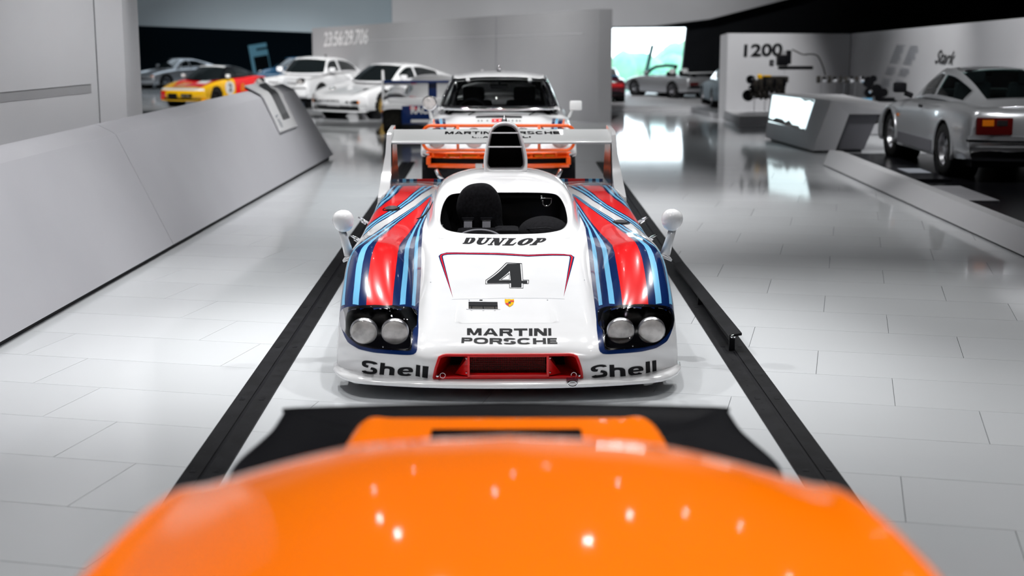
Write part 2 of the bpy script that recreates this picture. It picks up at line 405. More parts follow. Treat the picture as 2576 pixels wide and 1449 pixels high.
# livery outlines measured on the body surface (metres, car coordinates)
BAKED = {
    'F0': [[-0.4846,4.0051,0.6642],[-0.5445,3.4477,0.6862],[-0.6286,2.7885,0.6855],[-0.7156,2.3998,0.6671],[-0.7894,2.0395,0.6548],[-0.8236,1.6915,0.6619],[-0.8523,1.3336,0.6771],[-0.8785,1.131,0.674],[-0.9094,1.0909,0.646],[-0.9258,1.0086,0.6098],[-0.9304,0.8258,0.5493],[-0.9278,0.6522,0.4909],[-0.9296,0.5383,0.4239],[-0.9274,0.4815,0.3944],[-0.9112,0.3749,0.3365],[-0.894,0.3278,0.3113],[-0.8632,0.2691,0.2736],[-0.7979,0.2065,0.2514],[-0.715,0.1545,0.2451],[-0.5936,0.112,0.2447]],
    'F3': [[-0.4801,3.9949,0.6629],[-0.4903,3.6938,0.6623],[-0.5075,3.2955,0.6564],[-0.5253,2.9657,0.6454],[-0.5362,2.603,0.6349],[-0.5426,2.3396,0.6286],[-0.5422,2.0979,0.6213],[-0.5332,1.8221,0.5942],[-0.5257,1.582,0.5651],[-0.5126,1.2503,0.5231],[-0.5038,0.959,0.4807],[-0.4977,0.7187,0.4345],[-0.4956,0.5828,0.4075],[-0.4902,0.3994,0.3677],[-0.4839,0.1667,0.2958],[-0.484,0.1153,0.26],[-0.4962,0.1037,0.2476],[-0.513,0.1013,0.2439],[-0.5447,0.1036,0.2435],[-0.5936,0.112,0.2447]],
    'G0': [[-0.4846,4.0051,0.6642],[-0.5445,3.4477,0.6862],[-0.6286,2.7885,0.6855],[-0.7156,2.3998,0.6671],[-0.7894,2.0395,0.6548],[-0.8236,1.6915,0.6619],[-0.8523,1.3336,0.6771],[-0.8785,1.131,0.674],[-0.9094,1.0909,0.646],[-0.9258,1.0086,0.6098],[-0.9304,0.8258,0.5493],[-0.9278,0.6522,0.4909],[-0.9273,0.5157,0.4196]],
    'G1': [[-0.4906,3.8916,0.6661],[-0.538,3.3828,0.6807],[-0.595,2.8572,0.6787],[-0.6611,2.4415,0.6648],[-0.7031,2.1955,0.6566],[-0.7303,1.9749,0.6537],[-0.7532,1.5411,0.6712],[-0.7566,1.1634,0.6969],[-0.7607,0.9773,0.7011],[-0.7661,0.8506,0.6847],[-0.7716,0.7415,0.6544],[-0.7724,0.5812,0.5929],[-0.7695,0.4489,0.5293],[-0.7672,0.3374,0.4554]],
    'G2': [[-0.538,3.3828,0.6807],[-0.5445,3.1614,0.6735],[-0.5594,2.8885,0.6632],[-0.5787,2.5064,0.6484],[-0.5968,2.1577,0.6407],[-0.6148,1.8516,0.6374],[-0.6318,1.4605,0.6505],[-0.6365,1.1244,0.665],[-0.6329,0.9184,0.6549],[-0.6298,0.7372,0.6126],[-0.6293,0.562,0.5546],[-0.629,0.4412,0.507],[-0.6279,0.3351,0.4554]],
    'G1r': [[-0.538,3.3828,0.6807],[-0.595,2.8572,0.6787],[-0.6611,2.4415,0.6648],[-0.7031,2.1955,0.6566],[-0.7303,1.9749,0.6537],[-0.7532,1.5411,0.6712],[-0.7566,1.1634,0.6969],[-0.7607,0.9773,0.7011],[-0.7661,0.8506,0.6847],[-0.7716,0.7415,0.6544],[-0.7724,0.5812,0.5929],[-0.7695,0.4489,0.5293],[-0.7672,0.3374,0.4554]],
    'G2r': [[-0.4887,3.8838,0.6654],[-0.5179,3.5745,0.6729],[-0.5445,3.1614,0.6735],[-0.5594,2.8885,0.6632],[-0.5787,2.5064,0.6484],[-0.5968,2.1577,0.6407],[-0.6148,1.8516,0.6374],[-0.6318,1.4605,0.6505],[-0.6365,1.1244,0.665],[-0.6329,0.9184,0.6549],[-0.6298,0.7372,0.6126],[-0.6293,0.562,0.5546],[-0.629,0.4412,0.507],[-0.6279,0.3351,0.4554]],
    'G3': [[-0.4801,3.9949,0.6629],[-0.4903,3.6938,0.6623],[-0.5075,3.2955,0.6564],[-0.5253,2.9657,0.6454],[-0.5362,2.603,0.6349],[-0.5426,2.3396,0.6286],[-0.5422,2.0979,0.6213],[-0.5332,1.8221,0.5942],[-0.5257,1.582,0.5651],[-0.5126,1.2503,0.5231],[-0.5038,0.959,0.4807],[-0.4977,0.7187,0.4345],[-0.4953,0.576,0.4059]],
    'R0': [[-0.8562,3.786,0.7112],[-0.8683,3.1451,0.7071],[-0.9074,3.0473,0.6659],[-0.9306,3.0838,0.6267],[-0.9144,2.7059,0.64],[-0.9195,2.5961,0.6294],[-0.9328,2.5818,0.6094]],
    'R1': [[-0.7564,3.6108,0.7315],[-0.7719,3.1971,0.7313],[-0.8091,2.9491,0.7125],[-0.8585,2.7986,0.6869],[-0.9017,2.7297,0.6552],[-0.924,2.6757,0.6257],[-0.9231,2.5179,0.6221]],
    'R2': [[-0.6273,3.7461,0.7155],[-0.6505,3.3763,0.725],[-0.698,2.9733,0.713],[-0.738,2.7668,0.6982],[-0.7747,2.6514,0.6876],[-0.822,2.4948,0.6723],[-0.8704,2.3743,0.653],[-0.9086,2.3157,0.6293],[-0.9286,2.3139,0.6082],[-0.9309,2.2393,0.6028]],
    'R3': [[-0.527,4.0825,0.676],[-0.5677,3.6299,0.6984],[-0.6116,3.2126,0.7098],[-0.6509,2.934,0.7027],[-0.7159,2.6429,0.6849],[-0.7625,2.4645,0.6727],[-0.8071,2.2859,0.6617],[-0.8572,2.1158,0.6474],[-0.8894,1.9198,0.6347],[-0.9027,1.7439,0.6328],[-0.9014,1.6316,0.6379]],
    'hl_cover': [[-0.9213,0.4358,0.3824],[-0.9168,0.4497,0.4087],[-0.8999,0.4278,0.4278],[-0.8291,0.3713,0.4536],[-0.7621,0.345,0.4636],[-0.6647,0.3325,0.463],[-0.5866,0.3675,0.4494],[-0.5308,0.4501,0.4262],[-0.5029,0.4979,0.3995],[-0.4948,0.3253,0.3549],[-0.5161,0.2695,0.3548],[-0.5131,0.1174,0.2674],[-0.5266,0.111,0.2616],[-0.6335,0.1259,0.2658],[-0.7269,0.1631,0.2655],[-0.7981,0.2095,0.2712],[-0.855,0.2708,0.2983],[-0.893,0.3363,0.325],[-0.9107,0.3745,0.3373]],
    'hl_outline': [[-0.9052,0.3982,0.3862],[-0.8917,0.4046,0.4201],[-0.8199,0.3567,0.4462],[-0.7449,0.3293,0.4557],[-0.6245,0.3298,0.4511],[-0.5554,0.3818,0.4319],[-0.5287,0.4076,0.412],[-0.5211,0.3754,0.3938],[-0.5179,0.267,0.3553],[-0.5144,0.1203,0.2707],[-0.5306,0.1133,0.2652],[-0.6335,0.1271,0.2696],[-0.7269,0.1641,0.2702],[-0.7939,0.2077,0.2765],[-0.8463,0.2636,0.3019],[-0.8849,0.3289,0.3307],[-0.9034,0.3751,0.3579]],
    'lamp_o': [-0.7756,0.2315,0.3363],
    'lamp_i': [-0.6049,0.1897,0.3441],
    'hood_out': [[-0.3095,0.8161,0.4104],[-0.4209,1.6587,0.5149],[-0.4078,1.7014,0.5211],[-0.3713,1.7255,0.5267],[-0.2427,1.7024,0.5293],[-0.0568,1.6914,0.5294],[0.1487,1.6557,0.5231],[0.377,1.6924,0.5206],[0.4217,1.6776,0.5179],[0.44,1.6234,0.5123],[0.3313,0.8319,0.411]],
    'hood_in': [[-0.3095,0.8161,0.4104],[-0.3938,1.6467,0.5127],[-0.3905,1.6727,0.5167],[-0.3661,1.6847,0.52],[-0.2421,1.6665,0.5236],[-0.057,1.6483,0.5228],[0.1476,1.6153,0.5173],[0.3752,1.6573,0.5151],[0.4081,1.6562,0.514],[0.4118,1.633,0.5107],[0.3313,0.8319,0.411]],
    'hood_seam': [[-0.3151,0.7874,0.4058],[-0.1174,0.7905,0.4099],[0.0695,0.7957,0.4113],[0.335,0.7938,0.4051]],
    'four_b': [[-0.1234,0.9706,0.4357],[0.134,0.9685,0.4353]],
    'four_t': [[-0.1245,1.4916,0.501],[0.1483,1.4898,0.5006]],
    'dun_b': [[-0.2724,1.8687,0.5602],[-0.0184,1.8272,0.5551],[0.2511,1.8399,0.5551]],
    'dun_t': [[-0.275,2.0154,0.5832],[-0.0013,1.9707,0.5806],[0.2794,1.9824,0.5789]],
    'mar_b': [[-0.2196,0.2422,0.3188],[0.0052,0.2235,0.3171],[0.2347,0.2323,0.3163]],
    'mar_t': [[-0.2209,0.329,0.3366],[0.0065,0.3189,0.3367],[0.2378,0.3258,0.3357]],
    'por_b': [[-0.249,0.1551,0.2933],[0.0041,0.1388,0.2906],[0.2631,0.1483,0.2897]],
    'por_t': [[-0.2481,0.2145,0.3118],[0.0049,0.1976,0.311],[0.2635,0.2056,0.3091]],
    'shl_b': [[-0.7892,0.2101,0.1195],[-0.6163,0.1299,0.1248],[-0.4289,0.1037,0.1157]],
    'shl_t': [[-0.7825,0.1963,0.1967],[-0.6064,0.1149,0.1947],[-0.4212,0.0895,0.1857]],
    'shr_b': [[0.4431,0.1065,0.109],[0.6216,0.1338,0.1135],[0.8045,0.2214,0.1152]],
    'shr_t': [[0.4372,0.0906,0.182],[0.6151,0.1177,0.1868],[0.7998,0.2094,0.1866]],
    'badge': [0.0161,0.7259,0.3969],
    'vent': [-0.1357,0.6979,0.3898],
    'vent_b': [[-0.231,0.6438,0.3786],[-0.0383,0.6374,0.3775]],
    'vent_t': [[-0.2327,0.7592,0.4024],[-0.0374,0.7495,0.4018]],
    'handle': [-0.7853,2.6457,0.6869],
    'mirror_base': [-0.9221,1.1001,0.6273],
    'cable': [[-0.5682,2.1379,0.6316],[-0.5502,2.198,0.6277],[-0.5292,2.3542,0.6229],[-0.5101,2.5839,0.6192]],
    'gap_l': [[-0.4036,2.4143,0.5887],[-0.4198,2.1458,0.5859]],
}
# ================================================================== SETTING
def slab(name, poly, z0, z1, m, parent=None):
    return MB().prism(poly, z1 - z0, None, (0, 0, z0)).build(name, m, parent)
def upright(name, pts_xz, y, thick, m, parent=None):
    """vertical plate: outline in x,z at depth y, thickness going away"""
    R = Matrix(((1, 0, 0), (0, 0, 1), (0, 1, 0)))
    return MB().prism(pts_xz, thick, R, (0, y, 0)).build(name, m, parent)
def xf(Y): return -2.45 - (21.1 - Y) * 0.0508          # foot line of the parapet
floor = struct(slab('floor', [(-26, -6), (14, -6), (14, 38.2), (-2.9, 38.2), (-2.9, 52), (-26, 52)], -0.2, -0.012, 'joint'))
TH = math.radians(13.5); TU = np.array([math.cos(TH), -math.sin(TH)]); TV = np.array([math.sin(TH), math.cos(TH)])
def clip(poly, n, d):
    out = []
    for i in range(len(poly)):
        a, b = np.array(poly[i]), np.array(poly[(i + 1) % len(poly)]); da, db = a @ n - d, b @ n - d
        if da <= 0: out.append(tuple(a))
        if da * db < 0: out.append(tuple(a + (b - a) * (da / (da - db))))
    return out
YT = 20.6
def build_tiles():
    L, Wd, g = 1.272, 0.6, 0.0015
    quad = [(g, g), (L - g, g), (L - g, Wd - g), (g, Wd - g)]
    base = MB().prism(quad, 0.012, None, (0, 0, -0.012)); shared = None; count = 0
    cand = []
    for r in range(-2, 45):
        for k in range(-14, 14):
            u0 = -4.77 + (12 - r) * 0.42 % L + k * L; v0 = (r + 0.47) * Wd
            P = [tuple(TU * (u0 + a) + TV * (v0 + b)) for a, b in quad]
            xs = [p[0] for p in P]; ys = [p[1] for p in P]
            if min(ys) > YT or max(ys) < 2.6 or min(xs) > 4.75 or max(xs) < xf(np.mean(ys)) - 0.02: continue
            if max(abs(np.mean(xs)) - 0.40 * np.mean(ys) - 1.6, 0) > 0: continue
            cand.append((u0, v0, P, max(ys) > YT))
    for u0, v0, P, edge in cand:
        if edge:
            Q = clip(P, np.array([0, 1.0]), YT)
            if len(Q) < 3: continue
            o = MB().prism(Q, 0.012, None, (0, 0, -0.012)).build('tile', 'tile', floor)
        else:
            if shared is None:
                o = base.build('tile', 'tile', floor); shared = o.data
            else:
                o = bpy.data.objects.new('tile', shared); COL.objects.link(o); o.parent = floor
            p = TU * u0 + TV * v0
            o.location = (p[0], p[1], 0); o.rotation_euler = (0, 0, -TH)
        count += 1
    return count
build_tiles()
# receding part of the floor where joints can no longer be told apart
s = slab('floor_far_area', [(-26, YT), (14, YT), (14, 38.2), (-2.9, 38.2), (-2.9, 52), (-26, 52)], -0.012, 0.0, 'tile'); struct(s); s.name = 'floor_far'
struct(slab('floor_left', [(-26, -6), (xf(-6) - 0.4, -6), (xf(YT) - 0.4, YT), (-26, YT)], -0.012, -0.001, 'tile'))
struct(slab('floor_right', [(4.6, -6), (14, -6), (14, YT), (4.6, YT)], -0.012, -0.001, 'tile'))
# shell
struct(slab('ceiling', [(-26, -6), (14, -6), (14, 38.2), (-2.9, 38.2), (-2.9, 52), (-26, 52)], 5.7, 5.9, 'ceil'))
struct(upright('wall_rear', [(-26, 0), (14, 0), (14, 5.7), (-26, 5.7)], -6.2, 0.2, 'greywall'))
struct(slab('wall_far_left', [(-26.2, -6), (-26, -6), (-26, 52), (-26.2, 52)], 0, 5.7, 'darkwall'))
struct(slab('wall_far_right', [(14, -6), (14.2, -6), (14.2, 38), (14, 38)], 0, 5.7, 'darkwall'))
WY = 38.0
wx0, wx1, wz1 = 1.6, 4.62, 1.72
wb = struct(upright('wall_back', [(wx1 + .06, 0), (14, 0), (14, 5.7), (-3, 5.7), (-3, 0), (wx0, 0), (wx0, wz1), (wx1 + .22, wz1 + 0.03)], WY, 0.25, 'darkwall'))
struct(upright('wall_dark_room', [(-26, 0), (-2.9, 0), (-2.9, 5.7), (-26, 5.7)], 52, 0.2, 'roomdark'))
struct(slab('wall_dark_room_side', [(-3.0, WY), (-2.8, WY), (-2.8, 52), (-3.0, 52)], 0, 5.7, 'darkwall'))
# track spotlights under the ceiling (seen only as glints in paint and floor)
ceil_ = bpy.data.objects['ceiling']
for x, y in ((-2.2, 9.6), (2.2, 9.4), (-.6, 9.8), (.9, 12.0), (-1.2, 12.6), (-1.6, 5.0), (1.6, 4.6), (-1.6, 14.0), (1.6, 14.2), (3.0, 11.0), (2.9, 6.4), (-2.4, 6.4), (.4, 7.2), (-.3, 16.4), (2.9, 15.8), (-2.2, 18.2), (.2, 20.0), (1.9, 19.0), (4.2, 13.0), (4.4, 17.0), (1.0, 24), (-1.8, 23)):
    sp_ = MB().lathe([(.001, .30), (.012, .30), (.012, .16), (.06, .14), (.065, 0), (.055, -.01), (.055, .02)], (x, y, 5.40), 'z', 16).build('spotlight', 'black', ceil_, auto=40)
    MB().lathe([(.053, .0), (.001, -.004)], (x, y, 5.40), 'z', 16).build('lamp_lens', 'lampglow', sp_)
# window with leaning posts
win = struct(upright('window_1', [(wx0, 0.0), (wx1 + .06, 0.0), (wx1 + .22, wz1), (wx0, wz1)], WY + 0.10, 0.012, 'cover'))
for x, w in ((3.62, 0.10), (2.55, 0.05)):
    upright('window_post', [(x, 0.02), (x + w, 0.02), (x + w + 0.28, 1.30), (x + 0.28, 1.30)] if x > 3 else [(x, 0.02), (x + w, 0.02), (x + w + 0.2, 1.6), (x + 0.2, 1.6)], WY + 0.02, 0.06, 'post', win)
struct(slab('ground_outside', [(-30, 45), (60, 45), (60, 140), (-30, 140)], -3.2, -3.0, 'lawn'))
def tree(x, y, r, h, label):
    t = thing('tree', label, 'tree', (x, y, -3.0), 0, 'trees outside the window')
    MB().tube([(0, 0, 0), (0.05, 0, h * 0.5), (0, 0, h * 0.7)], [0.12, 0.09, 0.05], 8).build('trunk', 'brown', t, True)
    bm = bmesh.new(); rnd = random.Random(int(x * 10))
    for k in range(9):
        b2 = bmesh.ops.create_icosphere(bm, subdivisions=2, radius=r * rnd.uniform(0.35, 0.6))
        c = Vector((rnd.uniform(-.6, .6) * r, rnd.uniform(-.4, .4) * r, h * 0.62 + rnd.uniform(-.5, .45) * r))
        for v in b2['verts']: v.co = v.co * rnd.uniform(0.88, 1.12) + c
    bm_obj('crown', bm, 'foliage', t, True)
tree(6.3, 60, 1.6, 4.3, 'pale green round tree right of the leaning window post')
tree(5.0, 56, 1.4, 4.1, 'light green tree seen straight behind the leaning window post')
tree(8.3, 66, 1.6, 4.5, 'blue-green tree at the right edge of the window')
tree(4.0, 63, 1.3, 3.6, 'low pale tree at the left of the window, above the dark red car')
# ceiling volumes in front of the dark openings
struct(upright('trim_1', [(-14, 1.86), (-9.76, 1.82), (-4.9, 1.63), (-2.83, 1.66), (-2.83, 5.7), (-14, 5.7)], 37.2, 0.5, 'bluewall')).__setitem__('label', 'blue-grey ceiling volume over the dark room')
struct(upright('trim_2', [(-2.83, 1.66), (2.45, 1.765), (3.9, 1.80), (5.3, 1.97), (7.3, 2.48), (9.5, 3.4), (9.5, 5.7), (-2.83, 5.7)], 37.0, 0.7, 'wall')).__setitem__('label', 'pale ceiling volume over the window')
# tall slab wall in the middle
def vplate(name, A, B, zA0, zA1, zB0, zB1, th, m, parent=None):
    """upright plate from plan point A to B with its own heights at both ends"""
    A = Vector((A[0], A[1], 0)); B = Vector((B[0], B[1], 0)); n = (B - A).cross(Vector((0, 0, 1))).normalized() * -th
    f = [A + Vector((0, 0, zA0)), B + Vector((0, 0, zB0)), B + Vector((0, 0, zB1)), A + Vector((0, 0, zA1))]
    V = f + [p + n for p in f]
    return MB().add(V, [(0, 1, 2, 3), (7, 6, 5, 4), (0, 4, 5, 1), (1, 5, 6, 2), (2, 6, 7, 3), (3, 7, 4, 0)]).build(name, m, parent)
CA, CB = (-4.75, 36.0), (1.83, 27.6)
cw = struct(vplate('wall_centre', CA, CB, 0, 1.75, 0, 2.17, 0.35, 'greywall'))
cdir = Vector((CB[0] - CA[0], CB[1] - CA[1], 0)); clen = cdir.length; cdir.normalize(); cn = Vector((cdir.y, -cdir.x, 0))
def cpt(s, z, off=0.01): return Vector((CA[0], CA[1], 0)) + cdir * s + Vector((0, 0, z)) + cn * off
b = MB(); b.add([cpt(7.45, 0.0), cpt(7.46, 0.0), cpt(7.50, 2.02), cpt(7.49, 2.02)], [(0, 1, 2, 3)]); b.build('panel_seam', 'joint', cw)
b = MB(); b.add([cpt(1.3, 1.44), cpt(10.2, 1.70), cpt(10.2, 1.712), cpt(1.3, 1.452)], [(0, 1, 2, 3)]); b.build('panel_groove', 'wall', cw)
flat_text('race_time_lettering', '23:56:29.706', cpt(0.55, 1.30), cdir + Vector((0, 0, 0.05)), Vector((0, 0, 1)) + cdir * 0.16, 2.0, 0.36, 'textwhite', cw, 0.012, 0.05)
# left wall block
A1, A2, A3 = (-5.35, 6.5), (-3.885, 13.8), (-3.70, 14.1)
lw = struct(MB().prism([A1, A2, A3, (-3.9, 15.5), (-7.5, 15.5), (-7.5, 6.5)], 5.7, None, (0, 0, 0)).build('wall_left', 'wall'))
d = (Vector((A2[0], A2[1], 0)) - Vector((A1[0], A1[1], 0))).normalized(); nn = Vector((d.y, -d.x, 0))
def lpt(s, z, off=0.004): return Vector((A2[0], A2[1], 0)) - d * s + Vector((0, 0, z)) + nn * off
MB().add([lpt(0.012, 0.4), lpt(0, 0.4), lpt(0, 5.6), lpt(0.012, 5.6)], [(0, 1, 2, 3)]).build('panel_seam', 'joint', lw)
# pull groove: flat darker grey band on the face, its shade put into the colour
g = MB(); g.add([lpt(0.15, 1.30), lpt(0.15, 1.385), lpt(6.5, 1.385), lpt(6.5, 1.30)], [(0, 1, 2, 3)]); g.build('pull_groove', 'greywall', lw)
g = MB(); g.add([lpt(0.15, 1.385, 0.012), lpt(6.5, 1.385, 0.012), lpt(6.5, 1.39, 0.012), lpt(0.15, 1.39, 0.012), lpt(0.15, 1.385), lpt(6.5, 1.385)], [(0, 1, 2, 3), (0, 4, 5, 1)]); g.build('groove_lip', 'wall', lw)
# parapet
prof = [(0.0, 0.045), (-0.445, 0.985), (-0.458, 1.010), (-0.485, 1.030), (-0.60, 1.088), (-0.64, 1.095), (-0.67, 1.08), (-0.69, 1.04), (-0.74, 0.045)]
par = struct(bpy.data.objects.new('wall_parapet', None)); COL.objects.link(par); par['label'] = 'long low white parapet leaning back along the left of the row'
pts = [2.0, 12.36, 20.75]
for i in range(2):
    y0, y1 = pts[i] + 0.003, pts[i + 1] - 0.003
    V = []
    for y in (y0, y1):
        sl = 0.0
        V += [(xf(y) + px, y + (-1.1 * pz * 0.55 if (i == 1 and y == y1) else 0), pz) for px, pz in prof]
    n = len(prof)
    MB().add(V, [tuple(range(n)), tuple(reversed(range(n, 2 * n)))] + [(k, (k + 1) % n, n + (k + 1) % n, n + k) for k in range(n)]).build('parapet_panel', 'barrier', par, auto=25)
slab('plinth', [(xf(2) - 0.04, 2), (xf(20.6) - 0.04, 20.6), (xf(20.6) - 0.7, 20.6), (xf(2) - 0.7, 2)], 0.0, 0.05, 'black', par)
# information panel draped over the parapet
def drape(y0, y1, z_low, off, th, m, name, parent, top=-0.66, lean=0.0):
    path = [(-0.445 * z_low / 0.985, z_low), (-0.445 * 0.8 / 0.985, 0.80), (-0.445 * 0.93 / 0.985, 0.93), (-0.447, 0.99), (-0.475, 1.025), (-0.53, 1.053), (top, 1.12)]
    V = []; n = len(path)
    for k, (px, pz) in enumerate(path):
        a = path[max(k - 1, 0)]; c = path[min(k + 1, n - 1)]; t = Vector((c[0] - a[0], 0, c[1] - a[1])).normalized(); no = Vector((t.z, 0, -t.x))
        if no.z < 0 and no.x < 0: no = -no
        for y in (y0, y1):
            yy = y - lean * pz
            for o in (off, off + th):
                V.append(Vector((xf(yy) + px, yy, pz)) + no * o)
    F = []
    for k in range(n - 1):
        a = k * 4; c = a + 4
        F += [(a, a + 2, c + 2, c), (a + 1, c + 1, c + 3, a + 3), (a, c, c + 1, a + 1), (a + 2, a + 3, c + 3, c + 2)]
    F += [(0, 1, 3, 2), ((n - 1) * 4, (n - 1) * 4 + 2, (n - 1) * 4 + 3, (n - 1) * 4 + 1)]
    return MB().add(V, F).build(name, m, parent, auto=40)
ip = thing('information_panel', 'white bent information plate with dark screen strip, hooked over the parapet end', 'sign', (0, 0, 0))
drape(18.05, 19.15, 0.56, 0.035, 0.018, 'white', 'plate', ip)
drape(18.12, 19.10, 0.60, 0.003, 0.030, 'black', 'backing', ip)
drape(18.50, 18.92, 0.68, 0.0535, 0.004, 'glassdark', 'screen_strip', ip, -0.60)
b = MB()
for k in range(9):
    z = 0.76 - 0.018 * k
    if k in (2,): continue
    x = -0.445 * z / 0.985; b.box((xf(18.25) + x + 0.053, 18.27, z + 0.020), (0.003, 0.24 - 0.05 * (k % 3), 0.009))
b.build('printed_text', 'textgrey', ip)
# right: black platform with white curb
CP = [(4.42, 19.9), (4.44, 12.0), (4.5, 3.0)]
plat = struct(slab('floor_platform', [(4.62, 3), (13.9, 3), (13.9, 19.95), (4.62, 19.95)], 0.0, 0.13, 'darkfloor'))
cb = struct(MB().add([(4.42, 19.6, 0.015), (4.42, 3, 0.015), (4.58, 3, 0.18), (4.58, 19.95, 0.18), (4.72, 3, 0.18), (4.72, 19.75, 0.18), (4.72, 3, 0.0), (4.72, 19.75, 0.0)],
                     [(0, 1, 2, 3), (3, 2, 4, 5), (5, 4, 6, 7), (0, 3, 5, 7), (1, 6, 4, 2), (0, 7, 6, 1)]).build('trim_3', 'wall')); cb['label'] = 'white bevelled curb of the black platform'
struct(slab('baseboard_platform', [(4.445, 3), (4.6, 3), (4.6, 19.5), (4.445, 19.5)], 0, 0.015, 'black'))
# display walls on the right
dw = struct(vplate('wall_display', (4.48, 28.7), (6.92, 28.7), 0, 1.70, 0, 1.69, 0.25, 'wall'))
vplate('panel_edge', (4.35, 28.85), (4.47, 28.70), 0, 1.66, 0, 1.70, 0.25, 'wall', dw)
flat_text('number_lettering', '1200', (4.80, 28.685, 1.235), (1, 0, 0.03), (0.02, 0, 1), 0.77, 0.25, 'black', dw, 0.03)
struct(slab('trim_4', [(4.45, 26.9), (6.9, 26.9), (6.9, 28.7), (4.45, 28.7)], 0.0, 0.17, 'wall')).__setitem__('label', 'low white ledge under the engine display')
sw = struct(vplate('wall_right', (6.93, 28.7), (7.42, 14.0), 0, 1.69, 0, 2.22, 0.25, 'wall'))
sd = Vector((0.49, -14.7, 0)).normalized()
def spt(s, z): return Vector((6.93, 28.7, 0)) + sd * s + Vector((-0.012, 0, z))
flat_text('word_lettering', 'Stark', spt(5.1, 1.27), sd, Vector((0, 0, 1)) + sd * 1.0, 0.85, 0.31, 'black', sw, 0.01)
b = MB()
for c in range(2):
    for k in range(26):
        if k in (11, 12, 18, 19): continue
        z = 1.52 - k * 0.031; s = 3.0 + c * 0.78 - k * 0.035; w = 0.55 - 0.12 * ((k * 7 + c * 3) % 4) / 3
        b.add([spt(s, z), spt(s + w, z), spt(s + w, z + 0.011), spt(s, z + 0.011)], [(0, 1, 2, 3)])
b.build('printed_text', 'textgrey', sw)['kind'] = 'stuff'
# low platform in front of the window
struct(slab('floor_window_platform', [(1.2, 31.6), (4.10, 31.2), (4.25, 29.3), (4.35, 29.1), (7.2, 29.1), (7.2, 37.9), (1.2, 37.9)], 0.0, 0.10, 'wall'))
# ------------------------------------------------------------------ rails sunk in the floor
def rail(x, y0, y1, label):
    t = thing('floor_rail', label, 'rail', (x, y0, 0), 0, None)
    L = y1 - y0
    for s in (-1, 1):
        p = MB().box((s * 0.052, L / 2, 0.005), (0.083, L, 0.014), None, 0.002).build('rail_strip', 'rail', t)
        b = MB()
        for k in range(int(L / 0.12)):
            b.lathe([(0.001, 0.0128), (0.0055, 0.0128)], (s * (0.045 if k % 2 else 0.060), 0.06 + 0.12 * k, 0), 'z', 8)
        h = b.build('bolt_hole', 'black', p); h['kind'] = 'stuff'
        yy = 0.45
        while yy < L:
            MB().box((s * 0.052, yy, 0.0125), (0.026, 0.032, 0.002)).build('slot', 'black', p); yy += 1.22
    MB().box((0, L / 2, 0.003), (0.024, L, 0.006)).build('groove', 'black', t)
    return t
rail(-1.333, 3.2, 20.0, 'long dark metal rail with centre groove along the left side of the race car')
rail(1.403, 3.2, 20.0, 'long dark metal rail with centre groove along the right side of the race car')
# ================================================================== WHITE RACE CAR (main subject), local: x right, y back from the nose, z up
RC = thing('race_car', 'open white race car number 4 with blue and red stripes and twin round headlamps', 'race car', (0.027, 7.25, 0), math.radians(0.55))
FX = [0, 0.27, 0.42, 0.49, 0.555, 0.64, 0.735, 0.82, 0.885, 0.925, 0.94, 0.935, 0.92]
def rrow(y, zc, zcr, w=0.94, rnd=0.0, zb=0.12, rise=1.0, dy0=0.0, inn=1.0):
    """zc = centre height, zcr = fender crest height"""
    d = zcr - zc; H = zcr - zb
    z = [zc, zc - 0.003, zc - 0.010, zc + 0.10 * d * inn - 0.008 * (1 - inn), zc + 0.52 * d, zc + 0.87 * d, zcr, zb + H * 0.985, zb + H * 0.915, zb + H * 0.76, zb + H * 0.5, zb + H * 0.22, zb]
    s = w / 0.94
    return [(x * (s if x > 0.7 else 1), y + rnd * (abs(x) / 0.94) ** 5 + dy0 * (1 - min(1, (x / 0.5)) ** 2), zz) for x, zz in zip(FX, z)]
RR = [rrow(0.105, 0.10, 0.101, 0.935, 0.25, 0.098), rrow(0.085, 0.19, 0.195, 0.935, 0.27), rrow(0.095, 0.245, 0.285, 0.935, 0.26),
      rrow(0.17, 0.296, 0.365, 0.935, 0.22, dy0=-0.02), rrow(0.31, 0.335, 0.475, 0.935, 0.14), rrow(0.52, 0.370, 0.575, 0.94, 0.06), rrow(0.78, 0.410, 0.665, 0.945, 0.0),
      rrow(0.98, 0.438, 0.700, 0.955), rrow(1.25, 0.472, 0.692, 0.97), rrow(1.66, 0.525, 0.665, 0.98), rrow(2.05, 0.590, 0.655, 0.98), rrow(2.5, 0.60, 0.675, 0.975),
      rrow(2.95, 0.61, 0.715, 0.96), rrow(3.35, 0.64, 0.735, 0.965), rrow(3.9, 0.66, 0.72, 0.965), rrow(4.35, 0.655, 0.68, 0.96), rrow(4.6, 0.65, 0.66, 0.95)]
g = mirror_grid(spline_grid(RR, 16, 8))
# shallow scoop pressed into the nose under the vent
sx_ = np.clip((0.275 - np.abs(g[..., 0] + 0.0)) / 0.05, 0, 1); sx_ = sx_ * sx_ * (3 - 2 * sx_)
yy_ = g[..., 1]; st_ = np.clip((yy_ - 0.405) / 0.035, 0, 1); st_ = st_ * st_ * (3 - 2 * st_)
g[..., 2] -= 0.026 * sx_ * st_ * np.clip((0.80 - yy_) / 0.40, 0, 1)
HLX = [(0.475, 0.452), (0.90, 0.452)]
